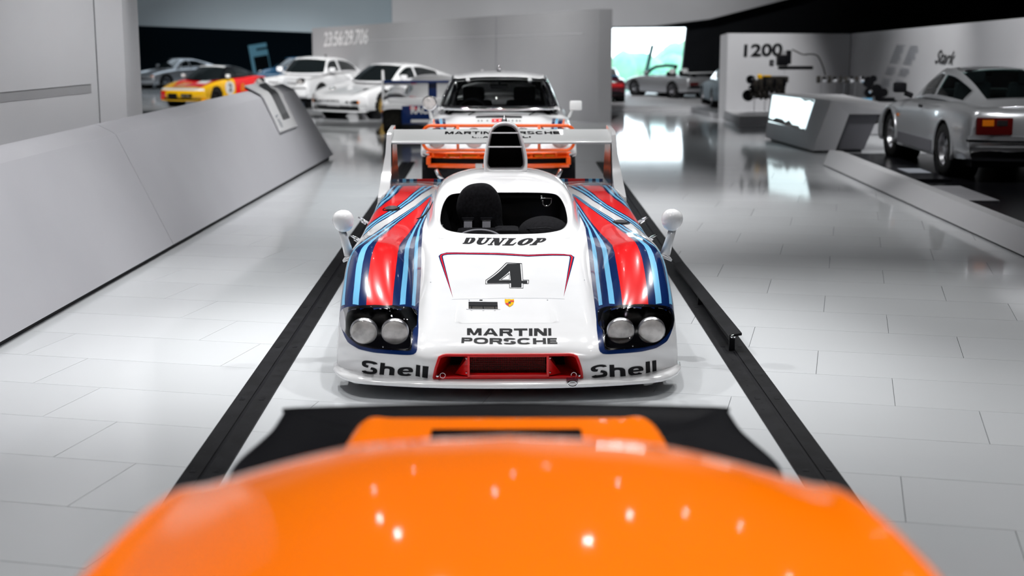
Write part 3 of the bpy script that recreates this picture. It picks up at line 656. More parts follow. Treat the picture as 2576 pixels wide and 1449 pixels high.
# outlines for openings, in front view (x, z)
def in_poly(x, y, P):
    c = False; n = len(P)
    for i in range(n):
        x1, y1 = P[i]; x2, y2 = P[(i + 1) % n]
        if (y1 > y) != (y2 > y) and x < (x2 - x1) * (y - y1) / (y2 - y1) + x1: c = not c
    return c
GRILLE = [(-0.395, 0.118), (0.395, 0.118), (0.385, 0.17), (0.365, 0.232), (0.34, 0.244), (-0.34, 0.244), (-0.365, 0.232), (-0.385, 0.17)]
COCK = [(-0.40, 2.06), (-0.2, 2.02), (0, 2.01), (0.2, 2.02), (0.40, 2.06), (0.43, 2.3), (0.42, 2.75), (-0.42, 2.75), (-0.43, 2.3)]
HLB = BAKED['hl_outline'] if 'hl_outline' in BAKED else None
def drop_rc(c, i, j):
    x, y, z = c
    if y < 0.30 and abs(x) < 0.45 and in_poly(x, z, GRILLE): return True
    if abs(x) < 0.5 and in_poly(x, y, COCK): return True
    if HLB and y < 0.6 and 0.45 < abs(x): 
        if in_poly(abs(x), z, HLXZ): return True
    if z < 0.42 and abs(x) > 0.86:
        for wy in (0.95, 3.35):
            if (y - wy) ** 2 + (z - 0.30) ** 2 < 0.335 ** 2: return True
    return False
if HLB: HLXZ = [(abs(p[0]), p[2]) for p in HLB]
body = grid_obj('body', g, 'white', RC, drop_rc)
# same surface without openings carries the paint and lettering
gfull = g.reshape(-1, 3)
SF = Surf(g); BV = SF.bv
# wheels and dark wheel houses
for sx in (-1, 1):
    for wy, r, w in ((0.95, 0.29, 0.24), (3.35, 0.31, 0.34)):
        wheel(RC, sx * (0.915 - w / 2), wy, r, w, 'gold', 10)
        MB().lathe([(0.315, 0.0), (0.315, 0.28), (0.02, 0.28)] if sx > 0 else [(0.315, 0.28), (0.315, 0.0), (0.02, 0.28)][:2] + [(0.02, 0.0)], (sx * 0.92 if sx < 0 else 0.64, wy, 0.29), 'x', 24).build('wheel_house', 'black', RC)
MB().box((0, 2.4, 0.10), (1.5, 4.2, 0.03)).build('underfloor', 'black', RC)
# front lip
P = []
for k in range(49):
    t = -1 + 2 * k / 48; x = 0.955 * math.sin(t * math.pi / 2) if abs(t) < 2 else 0
    x = 0.965 * (t if abs(t) < 0.8 else math.copysign(0.8 + 0.2 * math.sin((abs(t) - 0.8) / 0.2 * math.pi / 2) * 1.0, t))
    y = 0.01 + 0.085 * abs(x / 0.8) ** 2.2 + (0.0 if abs(t) < 0.8 else 0.30 * (1 - math.cos((abs(t) - 0.8) / 0.2 * math.pi / 2)))
    P.append((x, y))
V = []; sec = [(0.11, 0.113), (0.03, 0.110), (0.005, 0.103), (0.0, 0.092), (0.006, 0.080), (0.04, 0.072), (0.12, 0.072)]
for i, (x, y) in enumerate(P):
    a = P[max(i - 1, 0)]; c = P[min(i + 1, 48)]; n2 = Vector((-(c[1] - a[1]), c[0] - a[0])).normalized()
    for dd, z in sec:
        e = abs(x) / 0.965
        V.append((x + n2.x * dd * (1 - 0.45 * e ** 4), y + n2.y * dd, z + 0.014 * e ** 3))
lip = mesh_obj('front_lip', V, grid_faces(49, len(sec)), 'white', RC)
lip.modifiers.new('s', 'SOLIDIFY').thickness = 0.004
# ---- nose opening: red duct box, radiator mesh, struts
def strip_ring(name, loop, m, parent, w=0.010, z=0.0, close=True, bv=None, off=0.002):
    pass
rim3 = []
for x, z in resample(np.array(GRILLE + GRILLE[:1]), 90):
    h = BV.ray_cast(Vector((x, -1, z)), Vector((0, 1, 0)))
    rim3.append(h[0] + Vector((0, -0.002, 0)) if h[0] else Vector((x, 0.09, z)))
MB().tube(rim3, 0.0085, 6, True).build('duct_rim', 'redin', RC, True, 'red painted edge of the nose opening')
b = MB(); n = len(GRILLE)
fr = [(x, 0.10, z) for x, z in GRILLE]; bk = [(x * 0.80, 0.34, 0.13 + (z - 0.118) * 0.9) for x, z in GRILLE]
b.add(fr + bk, [(i, (i + 1) % n, n + (i + 1) % n, n + i) for i in range(n)])
b.build('duct_wall', 'redin', RC)
MB().box((0, 0.35, 0.18), (0.9, 0.01, 0.2)).build('duct_back', 'black', RC)
b = MB(); b.box((0, 0.165, 0.184), (0.40, 0.006, 0.104), Matrix.Rotation(math.radians(-12), 3, 'X')); core = b.build('radiator_core', 'redin', RC)
b = MB()
for k in range(41): b.box((-0.20 + 0.01 * k, 0.158, 0.184), (0.0022, 0.004, 0.10), Matrix.Rotation(math.radians(-12), 3, 'X'))
for k in range(11): b.box((0, 0.158 + (k - 5) * 0.0021, 0.184 + (k - 5) * 0.0098), (0.40, 0.004, 0.0022))
o = b.build('mesh_grille', 'blackgloss', core); o['kind'] = 'stuff'
b = MB(); b.box((0, 0.13, 0.236), (0.42, 0.06, 0.010)); b.box((0, 0.13, 0.130), (0.42, 0.07, 0.010)); b.build('radiator_frame', 'red', RC)
for sx in (-1, 1):
    b = MB(); b.box((sx * 0.210, 0.125, 0.183), (0.012, 0.075, 0.118), None, 0.002); b.add([(sx * 0.21, 0.10, 0.235), (sx * 0.21, 0.10, 0.128), (sx * 0.285, 0.16, 0.126), (sx * 0.21, 0.30, 0.235)], [(0, 1, 2), (0, 2, 3)])
    p = b.build('duct_bracket', 'red', RC)
    for z in (0.228, 0.150): MB().lathe([(0.006, 0), (0.004, -0.004), (0.001, -0.005)], (sx * 0.222, 0.088, z), 'y', 8).build('rivet', 'chrome', p)
    # retaining pin with wire ring
    c = (sx * 0.375, 0.07, 0.140)
    b = MB().lathe([(0.007, 0.02), (0.007, -0.012), (0.001, -0.014)], c, 'y', 10)
    b.tube([(c[0] - sx * 0.028 + 0.014 * math.cos(a), c[1] - 0.01, c[2] + 0.002 + 0.014 * math.sin(a)) for a in np.linspace(0, 6.0, 16)], 0.0018, 5)
    b.build('retaining_pin', 'chrome', RC)
# tow eye under the opening
b = MB(); b.box((0.338, 0.045, 0.122), (0.062, 0.03, 0.012), None, 0.003); b.build('tow_bracket', 'darkred', RC)
MB().tube([(0.338 + 0.024 * math.cos(a), 0.008, 0.108 + 0.014 * math.sin(a)) for a in np.linspace(0, 2 * math.pi, 20)[:-1]], 0.004, 6, True).build('tow_ring', 'chrome', RC)
# ---- bonnet vent (recess with slot), badge
vy, vx, vz = 0.735, -0.085, 0.412
def onb(x, y, off=0.0):
    h = BV.ray_cast(Vector((x, y, 2)), Vector((0, 0, -1))); return h[0] + h[1] * off if h[0] else Vector((x, y, 0.5))

b = MB()
# the vent: slot with chrome frame and brown lower lip, sitting in a shallow scoop on the nose
vb, vt = [np.array(q) for q in (BAKED['vent_b'], BAKED['vent_t'])]
vc = (vb.mean(0) + vt.mean(0)) / 2; ux = Vector(vb[1] - vb[0]).normalized(); uy = Vector((vt[0] - vb[0])).normalized(); un = ux.cross(uy).normalized()
vw = np.linalg.norm(vb[1] - vb[0]); vh = np.linalg.norm(vt[0] - vb[0])
def vq(x, y, o): return Vector(vc) + ux * (x * vw) + uy * (y * vh) + un * o
def vbox(x0, x1, y0, y1, o0, o1): 
    c = [vq(x, y, o) for o in (o0, o1) for y in (y0, y1) for x in (x0, x1)]
    return c, [(0, 2, 3, 1), (4, 5, 7, 6), (0, 1, 5, 4), (2, 6, 7, 3), (0, 4, 6, 2), (1, 3, 7, 5)]
MB().add(*vbox(-0.5, 0.5, -0.5, 0.5, -0.004, 0.003)).build('vent_frame', 'white', RC)
vs = MB().add(*vbox(-0.43, 0.43, -0.12, 0.36, 0.0, 0.0045)).build('vent_slot', 'black', RC)
MB().add(*vbox(-0.43, 0.43, -0.24, -0.12, 0.0, 0.006)).build('vent_lip', 'chrome', vs)
MB().add(*vbox(-0.43, 0.43, -0.48, -0.24, 0.0, 0.005)).build('rusty_strip', 'copper', vs)
for k in (-0.34, 0.0, 0.34): MB().add(*vbox(k - 0.012, k + 0.012, -0.62, -0.30, 0.0, 0.009)).build('clip', 'chrome', vs)
MB().lathe([(0.011, 0), (0.009, 0.004), (0.001, 0.005)], vq(-0.06, 0.62, 0), 'z', 10).build('vent_knob', 'chrome', vs)
# badge: small yellow and red shield
def pt_on(P, dx, dy, off): return stick(BV, [(P[0] + dx, P[1] + dy, P[2] + 0.1 * dy)], off)[0]
bd = BAKED['badge']
def shield(sx, sy, n=7):
    top = [(-1, 1), (-0.5, 0.88), (0, 0.95), (0.5, 0.88), (1, 1)]; side = [(1, 0.2), (0.72, -0.45), (0, -1), (-0.72, -0.45), (-1, 0.2)]
    return [(x * sx, y * sy) for x, y in top + side]
def badge_piece(name, poly, m, off, parent):
    V = [pt_on(bd, x, y, off) for x, y in poly]; return mesh_obj(name, V, [tuple(range(len(V)))], m, parent, False)
bo = badge_piece('badge', shield(0.0265, 0.058), 'yellow', 0.0025, RC)
badge_piece('badge_field', [(-0.025, -0.004), (-0.004, -0.004), (-0.004, -0.045), (-0.018, -0.026)], 'redin', 0.0035, bo)
badge_piece('badge_field', [(0.004, 0.012), (0.025, 0.012), (0.024, 0.034), (0.004, 0.034)], 'redin', 0.0035, bo)
badge_piece('badge_crest', [(-0.007, -0.012), (0.006, -0.015), (0.008, 0.014), (-0.006, 0.016)], 'copper', 0.004, bo)
# ---- livery
HLC = [(abs(p[0]), p[2]) for p in BAKED['hl_outline']]
def hl_drop(c): return c[1] < 0.6 and in_poly(abs(c[0]), c[2], HLC)
B_ = lambda k: np.array(BAKED[k], float)
def mir(P): Q = np.array(P, float).copy(); Q[:, 0] *= -1; return Q
def frac(A, B, a, b, n=60):
    A = resample(A, n); B = resample(B, n); return A * (1 - a) + B * a, A * (1 - b) + B * b
for sgn, f in ((-1, lambda q: q), (1, mir)):
    F0, F3, G0, G1, G2, G3, R0, R1, R2, R3 = [f(B_(k)) for k in ('F0', 'F3', 'G0', 'G1', 'G2', 'G3', 'R0', 'R1', 'R2', 'R3')]
    G1r, G2r = f(B_('G1r')), f(B_('G2r'))
    nb = ribbon('navy_stripe', SF, F0, F3, 'navy', RC, 220, 44, 0.0011, None, hl_drop)
    ribbon('red_stripe', SF, G1r, G2, 'red', RC, 200, 16, 0.0019)
    for a, c in ((0.20, 0.36), (0.60, 0.77)): ribbon('light_blue_stripe', SF, *frac(G0, G1, a, c), 'sky', RC, 200, 4, 0.0019)
    for a, c in ((0.22, 0.39), (0.63, 0.80)): ribbon('light_blue_stripe', SF, *frac(G2r, G3, a, c), 'sky', RC, 200, 4, 0.0019)
    ribbon('navy_stripe', SF, R0, R3, 'navy', RC, 110, 30, 0.0011)
    ribbon('red_stripe', SF, R1, R2, 'red', RC, 110, 12, 0.0019)
    for (P, Q, e) in ((R0, R1, 0), (R2, R3, 1)):
        for a, c in ((0.16, 0.38), (0.58, 0.82)): ribbon('light_blue_stripe', SF, *frac(P, Q, a, c), 'sky', RC, 110, 4, 0.0019)
    # headlamp bay
    HO = resample(f(B_('hl_outline')), 64); HC = resample(f(np.vstack([B_('hl_cover'), B_('hl_cover')[:1]])), 64)
    HOc = resample(f(np.vstack([B_('hl_outline'), B_('hl_outline')[:1]])), 65)[:-1]; HCc = resample(f(np.vstack([B_('hl_cover'), B_('hl_cover')[:1]])), 65)[:-1]
    V = []; F = []
    hin = HOc.mean(0) + (HOc - HOc.mean(0)) * 0.955
    for loop in (HCc, HOc, hin): V += stick(BV, loop, 0.0026)
    for r in range(2):
        for i in range(64): F.append((r * 64 + i, r * 64 + (i + 1) % 64, (r + 1) * 64 + (i + 1) % 64, (r + 1) * 64 + i))
    bay = mesh_obj('headlamp_surround', V, F, 'blackgloss', RC)
    # recess: black wall and back plate following the outline, pushed back and down
    back = HOc * 1.0; back[:, 1] += 0.11; back[:, 2] -= 0.045
    V = [Vector(p) + Vector((0, 0.004, -0.004)) for p in HOc] + [Vector(p) for p in back]
    F = [(i, (i + 1) % 64, 64 + (i + 1) % 64, 64 + i) for i in range(64)] + [tuple(range(64, 128))]
    mesh_obj('headlamp_recess', V, F, 'blackgloss', bay)
    for (px_, py_, pz_) in ((0.770, 0.185, 0.352), (0.6035, 0.170, 0.352)):
        tilt = Matrix.Rotation(math.radians(14), 3, 'X')
        L = MB().lathe([(0.074, 0.02), (0.074, 0.0), (0.0715, -0.006), (0.069, -0.004)], (sgn * px_, py_, pz_), 'y', 40, tilt).build('headlamp', 'steel', RC, auto=50)
        MB().lathe([(0.0705, -0.003), (0.066, -0.010), (0.055, -0.018), (0.035, -0.024), (0.018, -0.027), (0.0008, -0.028)], (sgn * px_, py_, pz_), 'y', 40, tilt).build('lens', 'headlens', L, True)
    for px_, dz in ((0.0, 0.0),):
        for q in (HCc[10], HCc[24], HCc[46], HCc[56]):
            MB().lathe([(0.0045, 0), (0.003, -0.003), (0.0006, -0.004)], stick(BV, [q * 0.9 + HOc.mean(0) * 0.1], 0.003)[0], 'y', 8).build('screw', 'chrome', bay)
    # clear cover skin stretched over the bay
    V = []; nn = 6; c0 = HCc.mean(0)
    for r in range(nn + 1):
        t = 1 - r / nn; V += [v + Vector((0, -0.004 * (1 - t * t), 0.003 * (1 - t * t))) for v in stick(BV, c0 + (HCc - c0) * max(t, 0.001), 0.005)]
    F = [(r * 64 + i, r * 64 + (i + 1) % 64, (r + 1) * 64 + (i + 1) % 64, (r + 1) * 64 + i) for r in range(nn) for i in range(64)]
    mesh_obj('headlamp_cover', V, F, 'cover', RC)
    # door button / filler slot on the fender
    h = np.array(BAKED['handle']); h[0] *= -sgn if False else (1 if sgn < 0 else -1)
    if sgn > 0: h = np.array([h[0], 2.15, h[2]])
    ring = [(h[0] + 0.062 * math.cos(a), h[1] + 0.085 * math.sin(a), h[2]) for a in np.linspace(0, 2 * math.pi, 25)[:-1]]
    V = stick(BV, ring, 0.003); hv = stick(BV, [h], 0.003)[0]
    o = mesh_obj('fender_slot', V + [hv], [(i, (i + 1) % 24, 24) for i in range(24)], 'blackgloss', RC)
    ring = [(h[0] + 0.045 * math.cos(a), h[1] + 0.02 + 0.058 * math.sin(a), h[2]) for a in np.linspace(0, 2 * math.pi, 25)[:-1]]
    V = stick(BV, ring, 0.006); hv = stick(BV, [h + np.array([0, 0.02, 0])], 0.006)[0]
    mesh_obj('slot_cap', V + [hv], [(i, (i + 1) % 24, 24) for i in range(24)], 'steel', o)
    # side clips
    for yy, zz in ((2.75, 0.60), (2.2, 0.555)):
        x = sgn * 0.972
        b = MB().tube([(x - sgn * 0.02, yy, zz - 0.03), (x + sgn * 0.03, yy, zz), (x + sgn * 0.055, yy + 0.01, zz + 0.01)], [0.008, 0.011, 0.006], 8)
        b.tube([(x, yy - 0.04, zz - 0.03), (x + sgn * 0.03, yy - 0.02, zz - 0.015), (x + sgn * 0.03, yy + 0.03, zz - 0.01)], 0.005, 6)
        b.build('body_clip', 'chrome', RC, True)
    # shallow flute between nose and lamp pod
    # mirror: round pod on a leaning stalk
    if sgn < 0: base, neck, cen = Vector((-0.925, 1.05, 0.625)), Vector((-0.966, 1.05, 0.775)), Vector((-0.957, 1.05, 0.830))
    else: base, neck, cen = Vector((0.943, 1.05, 0.625)), Vector((0.985, 1.05, 0.778)), Vector((0.980, 1.05, 0.832))
    mr = MB().tube([base, base * 0.5 + neck * 0.5, neck], [0.030, 0.025, 0.022], 20).build('mirror_stalk', 'white', RC, True)
    b = MB(); d = (neck - base).normalized()
    prof = [(0.027, -0.064), (0.040, -0.055), (0.053, -0.036), (0.0615, -0.010), (0.063, 0.012), (0.057, 0.034), (0.042, 0.052), (0.022, 0.061), (0.0005, 0.064)]
    b.lathe([(r, h2) for r, h2 in prof], cen, 'z', 32, Matrix.Rotation(math.radians(sgn * 9), 3, 'Y')).build('mirror_pod', 'white', RC, True)
    MB().lathe([(0.052, 0.020), (0.0005, 0.024)], cen + Vector((0, 0.037, 0.0)), 'y', 24).build('mirror_glass', 'chrome', RC, True)
    MB().box(base + Vector((-sgn * 0.004, 0, -0.014)), (0.085, 0.10, 0.016), Matrix.Rotation(math.radians(sgn * 24), 3, 'Y'), 0.005).build('mirror_foot', 'white', RC, auto=40)
# hood outline
HOo, HIi = B_('hood_out'), B_('hood_in')
def hood_frac(a, b): 
    A, Bq = resample(HOo, 120), resample(HIi, 120); return A * (1 - a) + Bq * a, A * (1 - b) + Bq * b
# match the two outlines corner by corner before resampling
def pair(P, Q, n=12):
    A = []; C2 = []
    for i in range(len(P) - 1):
        for k in range(n): t = k / n; A.append(P[i] * (1 - t) + P[i + 1] * t); C2.append(Q[i] * (1 - t) + Q[i + 1] * t)
    return np.array(A + [P[-1]]), np.array(C2 + [Q[-1]])
PA, PB = pair(HOo, HIi)
def ribbon_raw(name, A, B, m, off, k=2):
    V = []; n = len(A)
    for i in range(n):
        for j in range(k + 1): V.append(A[i] * (1 - j / k) + B[i] * (j / k))
    return mesh_obj(name, [SF.at(SF.param(v), off) for v in V], grid_faces(n, k + 1), m, RC)
ribbon_raw('hood_outline', PA, PB, 'navy', 0.0014)
ribbon_raw('hood_outline', PA * 0.68 + PB * 0.32, PA * 0.32 + PB * 0.68, 'red', 0.0020)
hs = B_('hood_seam'); w = np.array([0, 0.0028, 0])
ribbon('panel_seam', SF, crom(hs, 6), crom(hs, 6) + w, 'textgrey', RC, 30, 1, 0.0012)
for x, y in ((-0.215, 0.77), (0.235, 0.77), (-0.45, 1.1), (0.47, 1.1)):
    MB().lathe([(0.004, 0), (0.003, 0.002), (0.0005, 0.0025)], onb(x, y, 0.001), 'z', 8).build('screw', 'textgrey', RC)
# number 4
def poly_art(outer, holes, bbox):
    from mathutils.geometry import tessellate_polygon
    x0, y0, x1, y1 = bbox; L = [[Vector((x, y, 0)) for x, y in lp] for lp in [outer] + holes]
    tr = tessellate_polygon(L); pts = [p for lp in L for p in lp]
    return [((p.x - x0) / (x1 - x0), (y1 - p.y) / (y1 - y0)) for p in pts], [tuple(t) for t in tr]
bb = (985, 250, 1660, 650)
four = poly_art([(1330, 268), (1525, 268), (1545, 505), (1630, 505), (1632, 550), (1545, 550), (1545, 630), (1385, 630), (1385, 550), (1015, 550), (1015, 505)], [[(1365, 355), (1185, 500), (1378, 500)]], bb)
Q4 = ([BAKED['four_b'][0], BAKED['four_b'][1]], [BAKED['four_t'][0], BAKED['four_t'][1]])
decal_quad('number_four', SF, np.array(four[0]), four[1], Q4, 'numblack', RC, 0.0018, None, 12, 12)
o1 = [(1308, 254), (1552, 260), (1569, 489), (1657, 491), (1653, 562), (1572, 562), (1574, 650), (1360, 647), (1356, 564), (988, 567), (990, 493)]
o2 = [(1314, 260), (1545, 266), (1562, 496), (1650, 498), (1646, 556), (1565, 556), (1567, 644), (1367, 641), (1363, 558), (996, 561), (997, 497)]
fr_ = poly_art(o1, [o2], bb); decal_quad('number_keyline', SF, np.array(fr_[0]), fr_[1], Q4, 'numblack', RC, 0.0018, None, 12, 12)
fr_ = poly_art([(1358, 380), (1362, 492), (1212, 490)], [[(1352, 396), (1355, 486), (1230, 485)]], bb); decal_quad('number_keyline', SF, np.array(fr_[0]), fr_[1], Q4, 'numblack', RC, 0.0018, None, 12, 12)

def block_word(word, gap=0.12, tv=0.27, th=0.2, ex=2.6, slab=None):
    """wide bold grotesque letters from bars and arcs, unit cap height"""
    V = []; F = []; x0 = 0.0
    def add(P):
        n = len(V); V.extend([(x0 + x, y) for x, y in P]); F.append(tuple(range(n, n + len(P))))
    def R(a, b, c, d): add([(a, b), (c, b), (c, d), (a, d)])
    def arc(cx, cy, rx, ry, a0, a1, n=14, tv=tv, th=th):
        p = 2.0 / ex; f = lambda t: (math.copysign(abs(math.cos(t)) ** p, math.cos(t)), math.copysign(abs(math.sin(t)) ** p, math.sin(t)))
        q = np.radians(np.linspace(a0, a1, n + 1))
        for u, w in zip(q[:-1], q[1:]):
            (cu, su), (cw, sw_) = f(u), f(w)
            add([(cx + (rx - tv) * cu, cy + (ry - th) * su), (cx + (rx - tv) * cw, cy + (ry - th) * sw_), (cx + rx * cw, cy + ry * sw_), (cx + rx * cu, cy + ry * su)])
    for ch in word:
        if ch == ' ': x0 += 0.5; continue
        if ch == 'M': w = 1.35; R(0, 0, tv, 1); R(w - tv, 0, w, 1); add([(0, 1), (tv * 1.35, 1), (w / 2 + .10, 0), (w / 2 - .10, 0)]); add([(w, 1), (w / 2 + .10, 0), (w / 2 - .10, 0), (w - tv * 1.35, 1)])
        elif ch == 'A': w = 1.3; add([(0, 0), (tv * 1.1, 0), (w / 2 + .05, 1), (w / 2 - .18, 1)]); add([(w, 0), (w / 2 + .18, 1), (w / 2 - .05, 1), (w - tv * 1.1, 0)]); R(.28, .2, w - .28, .2 + th * .85)
        elif ch == 'R' or ch == 'P':
            w = 1.15; R(0, 0, tv, 1); R(tv, 1 - th, w * .72, 1); R(tv, .38, w * .72, .38 + th * .9); arc(w * .70, .69, w * .30, .31, -90, 90, th=th * .9)
            if ch == 'R': add([(w * .52, .42), (w * .82, .42), (w + .03, 0), (w - tv * .95, 0)])
        elif ch == 'T': w = 1.15; R(0, 1 - th, w, 1); R(w / 2 - tv / 2, 0, w / 2 + tv / 2, 1)
        elif ch == 'I': w = tv; R(0, 0, tv, 1)
        elif ch == 'N': w = 1.15; R(0, 0, tv, 1); R(w - tv, 0, w, 1); add([(0, 1), (tv * 1.3, 1), (w, 0), (w - tv * 1.3, 0)])
        elif ch == 'O': w = 1.35; arc(w / 2, .5, w / 2, .53, 0, 360, 32)
        elif ch == 'C': w = 1.25; arc(w / 2, .5, w / 2, .53, 38, 322, 26)
        elif ch == 'S':
            w = 1.15; t2 = th * .95; arc(w / 2, .745, w / 2, .285, 15, 262, 18, th=t2); arc(w / 2, .255, w / 2, .285, -165, 82, 18, th=t2)
        elif ch == 'H': w = 1.2; R(0, 0, tv, 1); R(w - tv, 0, w, 1); R(tv, .5 - th / 2, w - tv, .5 + th / 2)
        elif ch == 'E': w = 1.05; R(0, 0, tv, 1); R(tv, 0, w, th); R(tv, 1 - th, w * .98, 1); R(tv, .5 - th / 2, w * .93, .5 + th / 2)
        elif ch == 'L': w = 0.95; R(0, 0, tv, 1); R(tv, 0, w, th)
        elif ch == 'l': w = tv; R(0, 0, tv, 1)
        elif ch == 'h': w = 0.92; R(0, 0, tv, 1); arc(w / 2, .42, w / 2, .33, 0, 150, 14); R(w - tv, 0, w, .43)
        elif ch == 'e': w = 0.98; arc(w / 2, .36, w / 2, .38, 0, 320, 26, th=th * .85); R(.1, .30, w - .03, .30 + th * .7)
        elif ch == 'W': w = 1.4; add([(0, 1), (tv, 1), (.45, 0), (.25, 0)]); add([(.25, 0), (.45, 0), (.8, 1), (.6, 1)]); add([(.6, 1), (.8, 1), (1.15, 0), (.95, 0)]); add([(.95, 0), (1.15, 0), (1.4, 1), (1.13, 1)])
        elif ch == '.': w = .4; R(.1, 0, .3, .3)
        elif ch == '1': w = .5; R(.2, 0, .5, 1); R(0, .75, .3, 1)
        elif ch == '7': w = 1.0; R(0, .8, 1, 1); add([(.7, .8), (1, .8), (.6, 0), (.3, 0)])
        else: w = 0.6; R(0, .4, w, .6)
        x0 += w + gap
    V = np.array(V); mn, mx = V.min(0), V.max(0); return (V - mn) / (mx - mn), F
# slab-serif italic letters
def slab_letters():
    G = {}
    def R(x0, y0, x1, y1): return [(x0, y0), (x1, y0), (x1, y1), (x0, y1)]
    G['D'] = ([R(0, 0, .46, .13), R(0, .87, .46, 1), [(.10, 0), (.46, 0), (.46, 1), (.10, 1)]], [('bowl', .34, 0, .98, 1, .36, .19)])
    G['U'] = ([R(0, .87, .52, 1), R(.62, .87, 1.0, 1), R(.10, .40, .46, 1), R(.72, .40, .90, 1)], [('cup', .10, 0, .90, .42, .36, .18, .20)])
    G['N'] = ([R(0, 0, .38, .13), R(.66, .87, 1.04, 1), R(.12, 0, .27, 1), R(.76, 0, .91, 1), [(.04, 1), (.46, 1), (.91, 0), (.54, 0)], R(0, .87, .3, 1)], [])
    G['L'] = ([R(0, 0, .50, .13), R(0, .87, .56, 1), R(.12, 0, .48, 1), R(.3, 0, .86, .18), [(.66, 0), (.86, 0), (.92, .40), (.82, .40)]], [])
    G['O'] = ([], [('ring', 0, 0, 1.0, 1, .37, .18)])
    G['P'] = ([R(0, 0, .56, .13), R(0, .87, .4, 1), R(.12, 0, .48, 1)], [('bowl', .34, .34, .96, 1, .32, .17)])
    return G
def art_word(word, adv, shear):
    G = slab_letters(); V = []; F = []; x0 = 0
    def addp(P):
        n = len(V); V.extend([(x0 + x, y) for x, y in P]); F.append(tuple(range(n, n + len(P))))
    for ch, a in zip(word, adv):
        polys, curves = G[ch]
        for P in polys: addp(P)
        for c in curves:
            if c[0] == 'bowl':
                _, ax, ay, bx, by, t, u = c; cx = ax + (bx - ax) * .35; cy = (ay + by) / 2; ry = (by - ay) / 2
                outr = [(ax, by), (cx, by)] + [(cx + (bx - cx) * math.cos(q), cy + ry * math.sin(q)) for q in np.linspace(math.pi / 2, -math.pi / 2, 14)] + [(cx, ay), (ax, ay)]
                inr = [(ax, by - u), (cx, by - u)] + [(cx + (bx - cx - t) * math.cos(q), cy + (ry - u) * math.sin(q)) for q in np.linspace(math.pi / 2, -math.pi / 2, 14)] + [(cx, ay + u), (ax, ay + u)]
                for i in range(len(outr) - 1): addp([inr[i], inr[i + 1], outr[i + 1], outr[i]])
            elif c[0] == 'ring':
                _, ax, ay, bx, by, t, u = c; cx, cy = (ax + bx) / 2, (ay + by) / 2; rx, ry = (bx - ax) / 2, (by - ay) / 2; qs = np.linspace(0, 2 * math.pi, 29)
                for q, r in zip(qs[:-1], qs[1:]):
                    addp([(cx + (rx - t) * math.cos(q), cy + (ry - u) * math.sin(q)), (cx + (rx - t) * math.cos(r), cy + (ry - u) * math.sin(r)), (cx + rx * math.cos(r), cy + ry * math.sin(r)), (cx + rx * math.cos(q), cy + ry * math.sin(q))])
            elif c[0] == 'cup':
                _, ax, ay, bx, by, tl, tr_, u = c; cx = (ax + bx) / 2; rx = (bx - ax) / 2; qs = np.linspace(math.pi, 2 * math.pi, 15); ih = by - ay
                il = ax + tl; ir = bx - tr_; icx = (il + ir) / 2; irx = (ir - il) / 2
                for q, r in zip(qs[:-1], qs[1:]):
                    addp([(cx + rx * math.cos(q), by + ih * math.sin(q)), (cx + rx * math.cos(r), by + ih * math.sin(r)), (icx + irx * math.cos(r), by + (ih - u) * math.sin(r)), (icx + irx * math.cos(q), by + (ih - u) * math.sin(q))])
        x0 += a
    V = [(x + shear * y, y) for x, y in V]; V = np.array(V); mn, mx = V.min(0), V.max(0); return (V - mn) / (mx - mn), F
V, F = art_word('DUNLOP', [1.06, 1.08, 1.12, .98, 1.08, 0.9], 0.30)
decal_quad('tyre_brand_lettering', SF, V, F, (BAKED['dun_b'], BAKED['dun_t']), 'black', RC, 0.0018, None, 24, 3)
for nm, s, kb, kt, bo_ in (('team_lettering', 'MARTINI', 'mar_b', 'mar_t', 0.035), ('team_lettering', 'PORSCHE', 'por_b', 'por_t', 0.03), ('fuel_lettering', 'Shell', 'shl_b', 'shl_t', 0.045), ('fuel_lettering', 'Shell', 'shr_b', 'shr_t', 0.045)):
    V, F = block_word(s, *((0.13, 0.30, 0.24) if s != 'Shell' else (0.16, 0.30, 0.20)))
    decal_quad(nm, SF, V, F, (BAKED[kb], BAKED[kt]), 'black', RC, 0.002, None, 24, 4)
# ---- cockpit surround
I_ = [(0, 2.03, .596), (.15, 2.035, .597), (.28, 2.06, .601), (.375, 2.11, .614), (.422, 2.20, .645), (.428, 2.34, .69), (.412, 2.47, .745), (.378, 2.565, .785), (.32, 2.61, .798), (.18, 2.63, .802), (0, 2.63, .803)]
I2 = [(x * 1.012, y + (-0.006 if k < 4 else 0.004), z + (0.006 if k > 3 else 0.002)) for k, (x, y, z) in enumerate(I_)]
M_ = [(0, 2.005, .596), (.15, 2.01, .597), (.29, 2.03, .602), (.41, 2.09, .624), (.455, 2.2, .665), (.47, 2.38, .712), (.474, 2.58, .750), (.450, 2.74, .808), (.380, 2.83, .865), (.2, 2.88, .915), (0, 2.89, .922)]
M0 = [tuple((np.array(a) * .5 + np.array(c) * .5) + np.array([0, 0, .004])) for a, c in zip(I_, M_)]
O1 = [(0, 1.99, .586), (.15, 1.99, .586), (.3, 2.01, .59), (.44, 2.06, .604), (.490, 2.2, .628), (.502, 2.4, .660), (.505, 2.7, .70), (.49, 3.02, .755), (.42, 3.3, .83), (.25, 3.45, .875), (0, 3.5, .885)]
O_ = [(0, 1.97, .57), (.15, 1.97, .57), (.31, 1.98, .57), (.47, 2.03, .58), (.53, 2.2, .585), (.545, 2.4, .60), (.555, 2.75, .61), (.56, 3.2, .63), (.54, 3.7, .645), (.3, 4.1, .66), (0, 4.15, .66)]
ctrl = np.array([I_, I2, M0, M_, O1, O_], float)
gs = spline_grid(ctrl, 6, 6)
full = np.concatenate([gs, gs[:, -2:0:-1] * np.array([-1, 1, 1])], axis=1)
